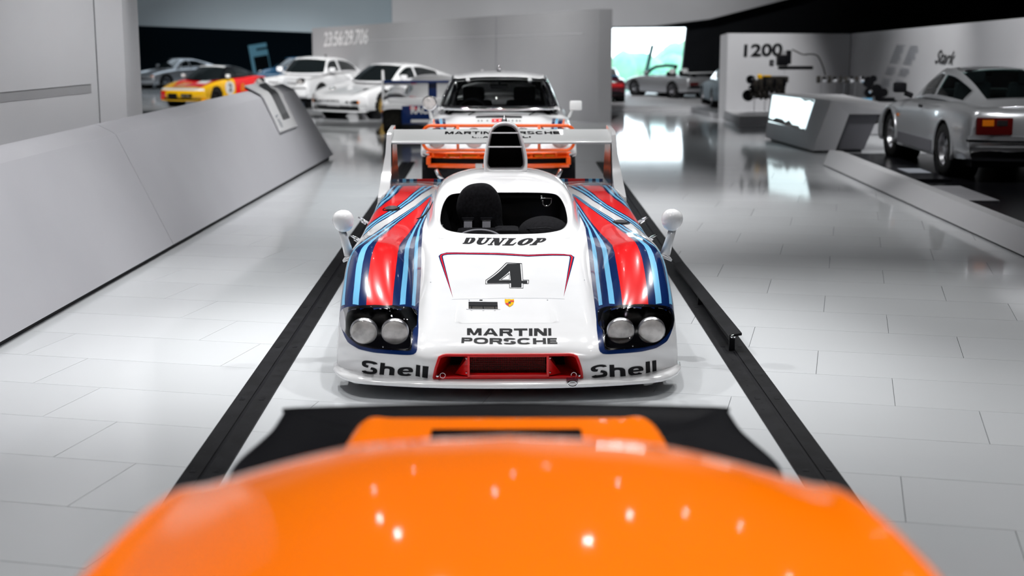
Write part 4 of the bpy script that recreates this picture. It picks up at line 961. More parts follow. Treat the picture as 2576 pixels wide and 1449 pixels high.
full = np.concatenate([full, full[:, :1]], axis=1)
sur = grid_obj('cockpit_surround', full, 'white', RC)
# black liner of the cockpit
I = np.array(I_); L1 = I.copy(); L1[:, 1] += np.linspace(-0.05, 0.10, 11); L1[:, 2] -= 0.06; L1[:, 0] *= 1.04
L2 = L1.copy(); L2[:, 2] = 0.42; L2[:, 1] = 2.3 + (L2[:, 1] - 2.3) * 0.98
L3 = L2.copy(); L3[:, 2] = 0.25; L3[:, 0] *= 0.9
L4 = L3.copy(); L4[:, 0] *= 0.01; L4[:, 1] = 2.35
ct = np.array([I - np.array([0, 0, 0.004]), L1, L2, L3, L4]); ct = np.concatenate([ct, ct[:, -2:0:-1] * np.array([-1, 1, 1])], axis=1); ct = np.concatenate([ct, ct[:, :1]], axis=1)
grid_obj('cockpit_liner', crom(ct, 3), 'interior', RC)
# seat with tall rounded headrest
hp = [(-.29, .60), (-.323, .696), (-.32, .755), (-.302, .809), (-.273, .848), (-.227, .875), (-.157, .885), (-.103, .877), (-.066, .85), (-.040, .815), (-.022, .771), (-.012, .713), (-.010, .63), (-.014, .5), (-.27, .5)]
hp = crom(np.array([(x, z, 0) for x, z in hp]), 4)[:, :2]
V = []; c0 = np.array([-.16, .70])
for sc_, yy in ((0.0, 2.405), (0.6, 2.41), (0.9, 2.42), (0.98, 2.435), (1.0, 2.46), (1.0, 2.50), (0.95, 2.53)):
    V.append([(c0[0] + (x - c0[0]) * sc_, yy + 0.10 * (c0[1] - 0.7), c0[1] + (z - c0[1]) * sc_) for x, z in hp])
V = np.array(V); V = np.concatenate([V, V[:, :1]], axis=1)
headrest = grid_obj('headrest', V, 'fabric', RC)
MB().box((-0.15, 2.30, 0.52), (0.34, 0.16, 0.14), Matrix.Rotation(math.radians(-30), 3, 'X'), 0.04).build('seat_back', 'fabric', RC, auto=50)
for x in (-0.244, -0.118):
    b = MB().box((x, 2.375, 0.600), (0.056, 0.006, 0.07), Matrix.Rotation(math.radians(-18), 3, 'X'), 0.002)
    b.tube([(x - 0.014, 2.36, 0.606), (x, 2.355, 0.572), (x + 0.014, 2.36, 0.606)], 0.002, 5)
    st = b.build('harness_strap', 'strap', RC)
    MB().box((x, 2.39, 0.640), (0.064, 0.012, 0.006), None, 0.002).build('strap_bar', 'chrome', st)
    MB().box((x, 2.398, 0.648), (0.084, 0.012, 0.022), None, 0.004).build('strap_slot', 'black', st)
MB().tube([(-0.165 + 0.16 * math.cos(a), 2.16 + 0.05 * math.sin(a), 0.522 + 0.11 * math.sin(a) * 0.70) for a in np.linspace(0, 2 * math.pi, 40)[:-1]], 0.010, 8, True).build('steering_wheel', 'strap', RC, True)
bm = bmesh.new(); bmesh.ops.create_uvsphere(bm, u_segments=32, v_segments=16, radius=1)
for v in bm.verts:
    v.co = Vector((0.272 + v.co.x * 0.178, 2.30 + v.co.y * 0.20, 0.565 + (v.co.z if v.co.z > 0 else v.co.z * 0.4) * 0.115))
pad = bm_obj('passenger_pad', bm, 'fabric', RC, True)
MB().tube([(0.10, 2.30, 0.592), (0.18, 2.12, 0.62), (0.28, 2.10, 0.632), (0.40, 2.14, 0.60)], 0.004, 6).build('pad_seam', 'black', pad, True)
MB().box((0.02, 2.30, 0.545), (0.17, 0.22, 0.12), None, 0.03).build('centre_tunnel', 'fabric', RC, auto=50)
b = MB().tube([(0.267, 2.63, 0.776), (0.267, 2.62, 0.763), (0.339, 2.63, 0.763), (0.335, 2.63, 0.727), (0.315, 2.63, 0.707), (0.293, 2.63, 0.705), (0.277, 2.63, 0.719), (0.276, 2.63, 0.738)], 0.005, 6)
for x, z in ((0.267, 0.776), (0.267, 0.760), (0.276, 0.742)): b.lathe([(0.008, 0.0), (0.006, -0.006), (0.001, -0.008)], (x, 2.625, z), 'y', 10)
b.build('release_hook', 'lens2', RC, True)
# thin black cable on the left shoulder
MB().tube([(-.590, 2.32, .662), (-.56, 2.33, .668), (-.53, 2.37, .69), (-.505, 2.45, .72), (-.492, 2.56, .745)], [.003, .006, .006, .005, .003], 6).build('pull_cable', 'black', RC, True)
# ---- air scoop
so = np.array([(-.135, .938), (-.136, 1.004), (-.123, 1.079), (-.106, 1.158), (-.092, 1.202), (-.072, 1.237), (-.040, 1.263), (.015, 1.274), (.070, 1.263), (.100, 1.240), (.122, 1.202), (.147, 1.132), (.167, 1.053), (.175, 1.004), (.174, .938), (.165, .92), (.145, .912), (.02, .911), (-.107, .912), (-.126, .921)])
si = np.array([(-.113, .985), (-.104, 1.079), (-.092, 1.150), (-.080, 1.196), (-.062, 1.226), (-.034, 1.246), (.015, 1.254), (.062, 1.246), (.090, 1.226), (.108, 1.196), (.127, 1.13), (.145, 1.053), (.153, .985), (.150, .955), (.138, .941), (.12, .935), (.02, .934), (-.08, .935), (-.098, .941), (-.110, .955)])
def cl(P, s=3): 
    Q = np.vstack([P[-1:], P, P[:2]]); Q3 = np.c_[Q, np.zeros(len(Q))]; R = crom(Q3, s)[s:-s, :2]; return R[:-1] if np.allclose(R[0], R[-1]) else R
so_, si_ = cl(so), cl(si); n = len(so_)
def at_y(P, y, s=1.0, dz=0.0): c = np.array([.02, .95]); return [((p[0] - c[0]) * s + c[0], y, (p[1] - c[1]) * (s if s < 1 else 1) + c[1] + dz) for p in P]
loops = [at_y(si_, 3.25, 0.8), at_y(si_, 2.93), at_y(si_ * 0.5 + so_ * 0.5, 2.893), at_y(so_, 2.905), at_y(so_, 2.96, 1.012), at_y(so_, 3.2, 0.96, -0.01), at_y(so_, 3.6, 0.72, -0.05)]
V = [p for lp in loops for p in lp]
F = [(r * n + i, r * n + (i + 1) % n, (r + 1) * n + (i + 1) % n, (r + 1) * n + i) for r in range(len(loops) - 1) for i in range(n)]
sc = mesh_obj('air_scoop', V, F, 'white', RC)
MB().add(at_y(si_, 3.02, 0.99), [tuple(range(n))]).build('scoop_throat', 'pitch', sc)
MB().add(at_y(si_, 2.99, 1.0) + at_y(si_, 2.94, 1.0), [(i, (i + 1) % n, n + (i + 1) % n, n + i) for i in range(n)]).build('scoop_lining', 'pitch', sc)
for z, x0, x1 in ((1.196, -.083, .111), (1.097, -.104, .136)):
    MB().box(((x0 + x1) / 2, 2.905, z), (x1 - x0, 0.03, 0.0105), None, 0.003).build('scoop_bar', 'white', sc, auto=40)
MB().prism([(-0.105, 2.93), (0.14, 2.93), (0.12, 3.5), (-0.09, 3.5)], 0.12, None, (0, 0, 0.82)).build('scoop_neck', 'white', sc)
b = MB().lathe([(0.022, 0), (0.018, 0.02), (0.006, 0.035), (0.001, 0.036)], (0.012, 3.05, 1.262), 'z', 12); b.tube([(0.012, 3.05, 1.28), (0.012, 3.08, 1.31)], 0.006, 6)
b.build('scoop_antenna', 'steel', sc, True)  # small antenna on top of the scoop, gives no light
# ---- rear wing and end plates
wp = [(4.47, 1.102), (4.30, 1.080), (4.14, 1.060), (4.07, 1.050), (4.035, 1.041), (4.024, 1.030), (4.032, 1.020), (4.06, 1.016), (4.20, 1.030), (4.47, 1.090)]
V = []; n = len(wp)
for x in (-.872, .872): V += [(x, y, z) for y, z in wp]
wing = MB().add(V, [tuple(range(n)), tuple(reversed(range(n, 2 * n)))] + [(i, (i + 1) % n, n + (i + 1) % n, n + i) for i in range(n)]).build('rear_wing', 'wingwhite', RC, auto=45)
wu = Vector((0, 4.30 - 4.14, 1.080 - 1.060)).normalized(); wn = Vector((0, -wu.z, wu.y))
def wt(s, x0, x1, y0, hh, m, bold):
    V, F = block_word(s, 0.16, 0.28, 0.24); o0 = Vector((x0, y0, 1.060 + (y0 - 4.14) * 0.125)) + wn * 0.003
    mesh_obj('wing_lettering', [o0 + Vector((1, 0, 0)) * (v[0] * (x1 - x0)) + wu * (v[1] * hh) for v in V], F, m, wing, False)
wt('MARTINI  PORSCHE', -.455, .475, 4.265, 0.112, 'black', 0.045)
wt('L..A', -.235, -.10, 4.125, 0.058, 'black', 0.045)
wt('LI', .17, .235, 4.125, 0.058, 'black', 0.045)
for s in (-1, 1):
    pl = [(3.50, .66), (3.62, .72), (3.80, .80), (3.98, .95), (4.03, 1.08), (4.08, 1.115), (4.55, 1.13), (4.62, .95), (4.62, .62), (3.5, .60)]
    V = []; n = len(pl)
    for xo, e in ((0.925, 1), (0.872, 0)):
        for y, z in pl: V.append((s * (xo + (0.02 if e else -0.015) * max(0, (0.95 - z) / 0.3) - (0.018 if e else -0.0) * max(0, (z - 0.8) / 0.3)), y, z))
    ep = MB().add(V, [tuple(range(n)), tuple(reversed(range(n, 2 * n)))] + [(i, (i + 1) % n, n + (i + 1) % n, n + i) for i in range(n)]).build('wing_end_plate', 'white', RC, auto=50)
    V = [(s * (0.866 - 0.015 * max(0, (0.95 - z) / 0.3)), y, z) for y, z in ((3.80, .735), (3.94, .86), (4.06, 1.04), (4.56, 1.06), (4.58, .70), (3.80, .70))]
    MB().add(V, [tuple(range(6))]).build('plate_reflection', 'blackgloss', ep)  # dark sheet standing for the reflection in the glossy white plate
# tail edge flap with painted stripes
MB().box((0, 4.60, 0.655), (1.72, 0.05, 0.03), None, 0.004).build('tail_flap', 'white', RC)
for s in (-1, 1):
    for x0, x1, m in ((.42, .46, 'sky'), (.46, .50, 'navy'), (.50, .53, 'sky'), (.53, .56, 'navy'), (.56, .70, 'redin'), (.70, .73, 'navy'), (.73, .76, 'sky'), (.76, .79, 'navy'), (.79, .82, 'sky'), (.82, .85, 'navy')):
        MB().box((s * (x0 + x1) / 2, 4.575, 0.668), (x1 - x0, 0.012, 0.028)).build('flap_stripe', m, RC)
MB().box((0, 4.55, 0.40), (1.5, 0.03, 0.36)).build('rear_grille', 'black', RC)
# ================================================================== closed cars: shared body builder
def body_rows(spec, FXr, wref):
    """spec rows: (y, zc, zcrest, w, rnd, zb)"""
    rows = []
    for (y, zc, zcr, w, rnd, zb) in spec:
        d = zcr - zc; H = zcr - zb; s = w / wref
        z = [zc, zc - 0.002, zc - 0.006 + 0.1 * d, zc + 0.38 * d, zc + 0.78 * d, zcr, zb + H * 0.985, zb + H * 0.91, zb + H * 0.76, zb + H * 0.5, zb + H * 0.2, zb]
        rows.append([(x * s, y + rnd * (abs(x) / wref) ** 3, zz) for x, zz in zip(FXr, z)])
    return rows
def mirrored(o_g): return mirror_grid(o_g)
def greenhouse(parent, GH, paint, glass, su=8, sv=6, wind=(0, 2), rear=(4, 6), side=(1, 5), bp=(2.9, 3.15), dz=0.0, cols=(2.72, 3.3, 4.75), painted=True, rearglass=None):
    C6 = []
    for (ys, xb, zb_, xr, zr, yc, zc) in GH:
        pts = []
        for f in (0, 0.45, 0.85):
            pts.append((xr * f, yc + (ys - yc) * f ** 2, zc + (zr - zc) * f ** 2.6))
        pts.append((xr, ys, zr)); m = 0.55
        pts.append((xr + (xb - xr) * m + 0.015, ys, zr + (zb_ - zr) * m)); pts.append((xb, ys, zb_)); C6.append(pts)
    gg = spline_grid(np.array(C6) + np.array([0, 0, dz]), su, sv); R_, Cn = gg.shape[:2]
    def kind(i, j):
        t = (i + 0.5) / su; u = (j + 0.5) / sv
        if u < cols[0] and wind[0] + 0.12 < t < wind[1] - 0.12: return 'windscreen'
        if u < cols[0] and rear[0] + 0.15 < t < rear[1] - 0.15: return 'rear_window'
        if cols[1] < u < cols[2] and side[0] < t < side[1] and not (bp[0] < t < bp[1]): return 'side_window' if t < bp[0] else 'rear_side_window'
        return 'roof_shell'
    G2 = {}
    for i in range(R_ - 1):
        for j in range(Cn - 1): G2.setdefault(kind(i, j), set()).add((i, j))
    out = {}
    def half(nm, sg):
        h = gg.copy(); h[..., 0] *= sg; st = G2[nm]
        return grid_obj(nm, h, glass if nm != 'rear_window' or not rearglass else rearglass, parent, lambda c, i, j: (i, j) not in st)
    for nm in ('windscreen', 'rear_window'):
        if nm not in G2: continue
        st = G2[nm]; full = mirror_grid(gg)
        def dr(c, i, j, st=st):
            jj = j - (Cn - 1); jj = jj if jj >= 0 else -jj - 1
            return (i, jj) not in st
        out[nm] = grid_obj(nm, full, (rearglass or glass) if nm == 'rear_window' else glass, parent, dr)
    for nm in ('side_window', 'rear_side_window'):
        if nm in G2:
            for sg in (1, -1): half(nm, sg)
    st = G2['roof_shell']; full = mirror_grid(gg)
    def dr2(c, i, j):
        jj = j - (Cn - 1); jj = jj if jj >= 0 else -jj - 1
        return (i, jj) not in st
    out['shell'] = grid_obj('roof_shell', full, paint, parent, dr2, None, 0.02)
    out['g'] = gg; out['su'] = su; out['sv'] = sv
    return out
def seat(parent, x, y, z, col='fabric', h=0.5):
    s = MB().box((x, y, z), (0.44, 0.42, 0.14), None, 0.05).build('seat_cushion', col, parent, auto=50)
    b = MB().box((x, y + 0.24, z + h / 2), (0.44, 0.12, h), Matrix.Rotation(math.radians(-14), 3, 'X'), 0.05).build('seat_backrest', col, parent, auto=50)
    MB().box((x, y + 0.34, z + h + 0.06), (0.26, 0.09, 0.17), None, 0.04).build('headrest', col, parent, auto=50)
def wheels4(root, ws, rim, spokes, lift=0.0, tyre='rubber', rimr=0.64):
    for sx in (-1, 1):
        for (x, y, r, w) in ws:
            wheel(root, sx * x, y, r, w, rim, spokes, r, 'blackgloss', tyre, rimr)
def closed_car(root, spec, FXr, wref, GH, paint, glass, wheels, rim, spokes, dz=0.0, cab=(1.35, 3.4, 0.56), archr=1.12, archz=0.0, tyre='rubber', rimr=0.64, ghk={}, bodyname='body', wdx=0.80, su=8, sv=5, roof=None):
    g_ = mirror_grid(spline_grid(np.array(body_rows(spec, FXr, wref)) + np.array([0, 0, dz]), su, sv))
    def dr(c, i, j):
        x, y, z = c
        if cab and cab[0] < y < cab[1] and abs(x) < cab[2] and z > 0.6: return True
        for (wx, wy, r, w) in wheels:
            if abs(x) > wref * wdx and (y - wy) ** 2 + (z - r - archz) ** 2 < (r * archr) ** 2: return True
        return False
    bo = grid_obj(bodyname, g_, paint, root, dr)
    bv = BVHTree.FromPolygons([Vector(p) for p in g_.reshape(-1, 3)], [tuple(f) for f in grid_faces(*g_.shape[:2])])
    for sx in (-1, 1):
        for (wx, wy, r, w) in wheels:
            x0 = sx * (wx + w / 2 - 0.005)
            MB().lathe([(r * archr + 0.012, 0), (r * archr + 0.012, -sx * 0.34), (0.02, -sx * 0.34)], (x0, wy, r + archz), 'x', 28).build('wheel_house', 'black', root)
    if cab:
        zc = 0.86 + dz
        b = MB(); x, y0, y1 = cab[2] + 0.03, cab[0] - 0.02, cab[1] + 0.02
        b.add([(-x, y0, zc), (x, y0, zc), (x, y1, zc), (-x, y1, zc), (-x + .05, y0 + .1, zc - .4), (x - .05, y0 + .1, zc - .4), (x - .05, y1 - .1, zc - .4), (-x + .05, y1 - .1, zc - .4)],
              [(0, 1, 5, 4), (1, 2, 6, 5), (2, 3, 7, 6), (3, 0, 4, 7), (4, 5, 6, 7)])
        b.build('cabin_tub', 'interior', root)
    MB().box((0, (spec[0][0] + spec[-1][0]) / 2, 0.20 + dz), (wref * 1.7, (spec[-1][0] - spec[0][0]) * 0.9, 0.06)).build('underfloor', 'black', root)
    gh = greenhouse(root, GH, roof or paint, glass, dz=dz, **ghk) if GH else None
    wheels4(root, wheels, rim, spokes, 0, tyre, rimr)
    return bo, bv, gh
FX9 = [0, 0.22, 0.38, 0.47, 0.54, 0.63, 0.71, 0.765, 0.80, 0.815, 0.805, 0.77]
SP9 = [(0.14, .29, .295, .80, .22, .28), (.07, .42, .42, .80, .20, .28), (.07, .54, .58, .80, .17, .28), (.14, .605, .69, .80, .13, .28), (.30, .645, .765, .805, .06, .28), (.6, .70, .79, .815, 0, .27), (.95, .765, .80, .82, 0, .25),
       (1.25, .83, .81, .82, 0, .24), (1.5, .88, .84, .82, 0, .24), (2.1, .90, .86, .82, 0, .24), (2.7, .90, .865, .83, 0, .24), (3.15, .88, .87, .845, 0, .25), (3.6, .80, .82, .845, -.02, .27), (3.95, .70, .74, .83, -.06, .30), (4.15, .62, .64, .80, -.10, .32), (4.22, .50, .51, .78, -.12, .32), (4.2, .34, .345, .76, -.12, .32)]
GH9 = [(1.40, .66, .865, .645, .885, 1.20, .865), (1.60, .675, .875, .585, 1.075, 1.44, 1.095), (1.80, .69, .88, .520, 1.232, 1.68, 1.272), (2.15, .70, .88, .535, 1.265, 2.1, 1.32), (2.72, .70, .88, .528, 1.205, 2.70, 1.28), (3.08, .69, .87, .54, 1.075, 3.08, 1.15), (3.48, .66, .85, .56, .92, 3.50, .975), (3.9, .62, .77, .50, .80, 3.95, .83)]
GHO = [(1.40, .66, .865, .645, .885, 1.20, .865), (1.60, .675, .875, .59, 1.085, 1.44, 1.105), (1.80, .69, .88, .545, 1.245, 1.70, 1.29), (2.30, .70, .88, .562, 1.285, 2.3, 1.355), (2.86, .70, .88, .552, 1.245, 2.96, 1.325), (3.16, .69, .87, .54, 1.10, 3.27, 1.17), (3.48, .66, .85, .54, .92, 3.54, .97), (3.8, .60, .77, .50, .80, 3.85, .83)]
SPR = [(y, zc, zcr, w, rnd, (0.47 if y < 0.5 else 0.36 if y < 1.3 else zb)) if k > 0 else (0.14, .47, .475, w, rnd, .46) for k, (y, zc, zcr, w, rnd, zb) in enumerate(SP9)]
SPR[:6] = [(.14, .52, .525, .80, .22, .52), (.07, .54, .545, .80, .20, .52), (.07, .575, .60, .80, .17, .52), (.14, .605, .69, .80, .13, .52), (.30, .645, .765, .805, .06, .52), (.6, .70, .79, .815, 0, .50)]
SPR = [(y, zc + (0.05 * min(1, max(0, (y - .3) / .8)) if y < 1.45 else 0.02), zcr + (0.03 if .9 < y < 1.6 else 0), w, rnd, zb) for (y, zc, zcr, w, rnd, zb) in SPR]
GH9R = [(1.40, .665, .915, .645, .940, 1.20, .935), (1.60, .675, .925, .585, 1.10, 1.44, 1.125)] + GH9[2:]
# ------------------------------------------------------------------ white rally car behind the race car
RA = thing('rally_coupe', 'raised white rally coupe with orange tubular front guard, behind the race car', 'car', (-0.045, 14.32, 0), 0.0)
DZ = 0.085
W9 = [(0.70, 0.86, 0.325, 0.21), (0.70, 3.13, 0.325, 0.23)]
bo, bv9, gh9 = closed_car(RA, SPR, FX9, 0.82, GH9R, 'white', 'glass', W9, 'steel', 5, DZ, (1.42, 3.4, 0.58), 1.16, 0.03)
def bonn(x, y, off=0.0, bv=bv9):
    h = bv.ray_cast(Vector((x, y, 3)), Vector((0, 0, -1))); return h[0] + h[1] * off
# windscreen frame: chrome and rubber seal along the edge
g_ = gh9['g']; su, sv = 8, 6
edge = [g_[1, j] for j in range(0, 17)] + [g_[i, 16] for i in range(1, 16)] + [g_[15, j] for j in range(16, -1, -1)]
edge = edge[:-1] + [e * np.array([-1, 1, 1]) for e in edge[::-1]][:-1]
MB().tube([Vector(e) + Vector((0, -0.008, 0.004)) for e in edge], 0.012, 6, True).build('windscreen_seal', 'blackgloss', gh9['windscreen'], True)
for sx in (-1, 1):
    MB().tube([Vector(g_[i, 18]) * 1.0 * 1 + Vector((0, -0.01, 0.012)) if sx > 0 else Vector((-g_[i, 18][0], g_[i, 18][1] - 0.01, g_[i, 18][2] + 0.012)) for i in range(0, 20)], 0.011, 6).build('pillar_trim', 'chrome', RA, True)
MB().tube([Vector((x, g_[0, 0][1] - 0.015 + 0.25 * abs(x) ** 2 * 1.0, 1.030)) for x in np.linspace(-.60, .60, 15)], 0.012, 6).build('cowl_trim', 'chrome', RA, True)
for x in (-.33, .33):
    MB().tube([(x, 1.22, 0.965), (x + 0.10, 1.30, 1.00), (x + .32, 1.42, 1.03)], 0.006, 5).build('wiper', 'blackgloss', RA)
for x in (-.345, .345): MB().box((x, 1.665, 1.335), (0.045, 0.03, 0.05), None, 0.005).build('screen_clip', 'wingwhite', RA)
b = MB().lathe([(0.022, 0), (0.022, 0.03), (0.012, 0.045), (0.001, 0.048)], (0, 1.95, 1.40), 'z', 12); b.tube([(0, 1.95, 1.43), (0, 1.95, 1.475)], 0.010, 6); b.build('roof_beacon', 'steel', RA, True)
for s in (-1, 1): seat(RA, s * 0.30, 2.25, 0.62, 'fabric', 0.44)
MB().box((0, 1.60, 0.90), (1.08, 0.25, 0.12), None, 0.04).build('dashboard', 'interior', RA)
mr = MB().box((0.0, 1.80, 1.245), (0.20, 0.025, 0.055), None, 0.01); mr.box((0.005, 1.80, 1.30), (0.03, 0.03, 0.08)); mr.build('inside_mirror', 'black', RA)
MB().tube([(-.55, 2.72, .85), (-.50, 2.70, 1.15), (-.40, 2.68, 1.27), (.40, 2.68, 1.27), (.50, 2.70, 1.15), (.55, 2.72, .85)], 0.022, 8).build('roll_cage', 'black', RA)
for s in (-1, 1): MB().tube([(s * .52, 2.70, 1.15), (s * .50, 1.9, 1.24), (s * .60, 1.52, .92)], 0.018, 8).build('roll_cage_side', 'black', RA)
MB().tube([(-.17 - .30 + .17 * math.cos(a) + .17, 1.86 + .03 * math.sin(a), 0.94 + .16 * math.sin(a)) for a in np.linspace(0, 2 * math.pi, 30)[:-1]], 0.012, 6, True).build('steering_wheel', 'black', RA)
# bonnet plaque, stripes
def on_rect(name, x0, x1, y0, y1, m, off, parent=RA, bv=bv9, nx=6, ny=3):
    V = [bonn(x0 + (x1 - x0) * i / nx, y0 + (y1 - y0) * j / ny, off, bv) for j in range(ny + 1) for i in range(nx + 1)]
    return mesh_obj(name, V, grid_faces(ny + 1, nx + 1), m, parent, True)
on_rect('bonnet_vent', -.25, .25, 1.13, 1.19, 'black', 0.003)
pq = on_rect('event_plaque', -.25, .25, 0.72, 1.12, 'wingwhite', 0.003)
on_rect('plaque_red_field', -.075, .075, 0.98, 1.09, 'red', 0.0045, pq)
for x in (-.225, -.19, -.13, .10, .14, .185, .22): on_rect('plaque_letter', x, x + 0.014, 1.01, 1.05, 'black', 0.0045, pq, bv9, 1, 1)
on_rect('plaque_letter', -.07, -.02, 0.84, 0.885, 'black', 0.0045, pq, bv9, 1, 1); on_rect('plaque_letter', 0.0, .05, 0.84, 0.885, 'black', 0.0045, pq, bv9, 1, 1)
for x in (-.05, .0, .04): on_rect('plaque_letter', x, x + 0.02, 1.015, 1.05, 'white', 0.006, pq, bv9, 1, 1)
for s in (-1, 1):
    for a, w, m in ((.585, .03, 'navy'), (.62, .025, 'sky'), (.65, .045, 'navy'), (.70, .015, 'bar')):
        V = []
        for k in range(21):
            y = 0.38 + 0.80 * k / 20; x = a - 0.05 * (1 - k / 20)
            V += [bonn(s * x, y, 0.004), bonn(s * (x + w), y, 0.004)]
        mesh_obj('bonnet_stripe', V, grid_faces(21, 2), m, RA)
    # headlamp
    L = MB().lathe([(0.098, 0.10), (0.100, 0.0), (0.094, -0.012), (0.086, -0.008)], (s * .60, 0.235, .745), 'y', 32, Matrix.Rotation(math.radians(16), 3, 'X')).build('headlamp', 'chrome', RA, auto=50)
    MB().lathe([(0.087, -0.006), (0.07, -0.022), (0.04, -0.032), (0.001, -0.036)], (s * .60, 0.235, .745), 'y', 32, Matrix.Rotation(math.radians(16), 3, 'X')).build('lens', 'headlens', L, True)
    # driving lamps
    for x, m in ((.62, 'headlens'), (.245, 'wingwhite')):
        L = MB().lathe([(0.03, 0.10), (0.08, 0.07), (0.098, 0.02), (0.102, 0.0), (0.096, -0.008)], (s * x, -0.02, .815), 'y', 32).build('driving_lamp', 'chrome', RA, auto=50)
        MB().lathe([(0.096, -0.006), (0.06, -0.014), (0.001, -0.018)], (s * x, -0.02, .815), 'y', 32).build('lamp_cover', m, L, True)
    MB().tube([(s * .42, -0.10, .94), (s * .52, 0.12, .80)], 0.008, 6).build('guard_stay', 'black', RA)
    # tow straps on lower corners, chin
    MB().tube([(s * .63, -0.01, .50), (s * .60, -0.02, .44), (s * .53, 0.0, .37)], [.02, .024, .016], 8).build('skid_edge', 'chrome', RA, True)
# guard
def rr(x, z0, z1, r, y, bow=0.05, n=6):
    P = []
    def bw(xx): return y + bow * (xx / x) ** 2
    for cx, cz, a0 in ((x - r, z1 - r, 0), (-x + r, z1 - r, 90), (-x + r, z0 + r, 180), (x - r, z0 + r, 270)):
        for k in range(n + 1):
            a = math.radians(a0 + 90 * k / n); xx = cx + r * math.cos(a); P.append((xx, bw(xx), cz + r * math.sin(a)))
    return P
MB().tube(rr(.755, .70, .945, .085, -.14), 0.0165, 8, True).build('front_guard', 'bar', RA, True)
for x in (-.405, .405): MB().tube([(x, -.125, .70), (x, -.125, .945)], 0.0145, 8).build('guard_upright', 'bar', RA, True)
def bow_bar(name, x, z0, z1, y, th, m, parent, bow=0.10, n=16, slots=None):
    V = []
    for k in range(n + 1):
        xx = -x + 2 * x * k / n; yy = y + bow * (abs(xx) / x) ** 3
        V += [(xx, yy, z0), (xx, yy - 0.012, (z0 + z1) / 2), (xx, yy, z1), (xx, yy + th, z1), (xx, yy + th, z0)]
    F = [(k * 5 + a, k * 5 + (a + 1) % 5, (k + 1) * 5 + (a + 1) % 5, (k + 1) * 5 + a) for k in range(n) for a in range(5)] + [(0, 1, 2, 3, 4), tuple(n * 5 + q for q in (4, 3, 2, 1, 0))]
    return MB().add(V, F).build(name, m, parent, auto=50)
bp = bow_bar('bumper_beam', .72, .612, .634, -.06, .05, 'bar', RA); bow_bar('bumper_beam', .73, .655, .670, -.06, .05, 'bar', RA)
bow_bar('bumper_recess', .70, .630, .660, -.045, .02, 'bar', RA)
for x in (-.66, -.52, -.38, .33, .45, .58, .70, -.2, .1): MB().box((x, -.055 + .1 * (abs(x) / .72) ** 3, .640), (0.022, 0.04, 0.045)).build('bumper_slat', 'bar', bp)
for x0, x1 in ((-.50, -.40), (-.36, -.22), (.36, .44), (.47, .56)): MB().box(((x0 + x1) / 2, -.066 + .1 * (abs(x0) / .72) ** 3, .640), (x1 - x0, 0.01, 0.018)).build('indicator_strip', 'amber', bp)
bow_bar('radiator_gap', .70, .545, .614, -.02, .02, 'black', RA)
for s in (-1, 1): MB().box((s * .705, 0.02, .585), (0.045, 0.10, 0.075), None, 0.008).build('bumper_end', 'bar', RA)
lb = bow_bar('lower_bar', .715, .514, .558, -.05, .05, 'bar', RA)
MB().box((-.195, -.075, .534), (0.075, 0.03, 0.06), None, 0.006).build('tow_block', 'wingwhite', RA)
b = MB(); V = [(-.62, 0.0, .50), (.62, 0.0, .50), (.50, 0.12, .345), (-.50, 0.12, .345), (-.62, 0.4, .50), (.62, 0.4, .50), (.50, 0.5, .30), (-.50, 0.5, .30)]
b.add(V, [(0, 1, 2, 3), (3, 2, 6, 7), (0, 3, 7, 4), (1, 5, 6, 2)]); b.build('skid_plate', 'blackgloss', RA)
# mud flaps and mirrors
for s in (-1, 1): MB().box((s * .70, 1.28, .30), (0.26, 0.012, 0.36)).build('mud_flap', 'black', RA)
b = MB().box((.84, 1.30, 1.06), (0.135, 0.05, 0.105), None, 0.018); b.tube([(.80, 1.30, 1.01), (.77, 1.34, .93)], [.014, .018], 8); b.build('side_mirror', 'wingwhite', RA, auto=50)
L = MB().lathe([(0.02, 0.09), (0.06, 0.06), (0.078, 0.01), (0.080, -0.005), (0.072, -0.012)], (-.755, 1.27, 1.09), 'y', 28).build('search_light', 'chrome', RA, auto=50)
MB().lathe([(0.072, -0.008), (0.04, -0.016), (0.001, -0.02)], (-.755, 1.27, 1.09), 'y', 28).build('lens', 'headlens', L, True)
MB().tube([(-.755, 1.29, 1.02), (-.74, 1.32, .92)], 0.018, 8).build('lamp_post', 'wingwhite', RA)
# ------------------------------------------------------------------ orange car in the foreground (seen over its roof and tail)
OC = thing('orange_coupe', 'orange coupe with black spoiler, its roof filling the bottom of the view', 'car', (0.008, -0.72, 0), 0.0)
W9b = [(0.70, 0.86, 0.31, 0.21), (0.71, 3.13, 0.32, 0.26)]
bo, bvo, gho = closed_car(OC, SP9, FX9, 0.82, GHO, 'orange', 'glassdark', W9b, 'blackgloss', 5, 0.0, None, 1.16, 0.03, ghk=dict(su=12, sv=10))
for s in (-1, 1):
    L = MB().lathe([(0.098, 0.10), (0.100, 0.0), (0.094, -0.012), (0.086, -0.008)], (s * .60, 0.235, .66), 'y', 32, Matrix.Rotation(math.radians(16), 3, 'X')).build('headlamp', 'chrome', OC, auto=50)
    MB().lathe([(0.087, -0.006), (0.07, -0.022), (0.04, -0.032), (0.001, -0.036)], (s * .60, 0.235, .66), 'y', 32, Matrix.Rotation(math.radians(16), 3, 'X')).build('lens', 'headlens', L, True)
    MB().box((s * .78, 1.45, .95), (0.10, 0.06, 0.08), None, 0.02).build('side_mirror', 'orange', OC, auto=50)
bow_bar('front_bumper', .78, .33, .50, -.01, .10, 'orange', OC, 0.18)
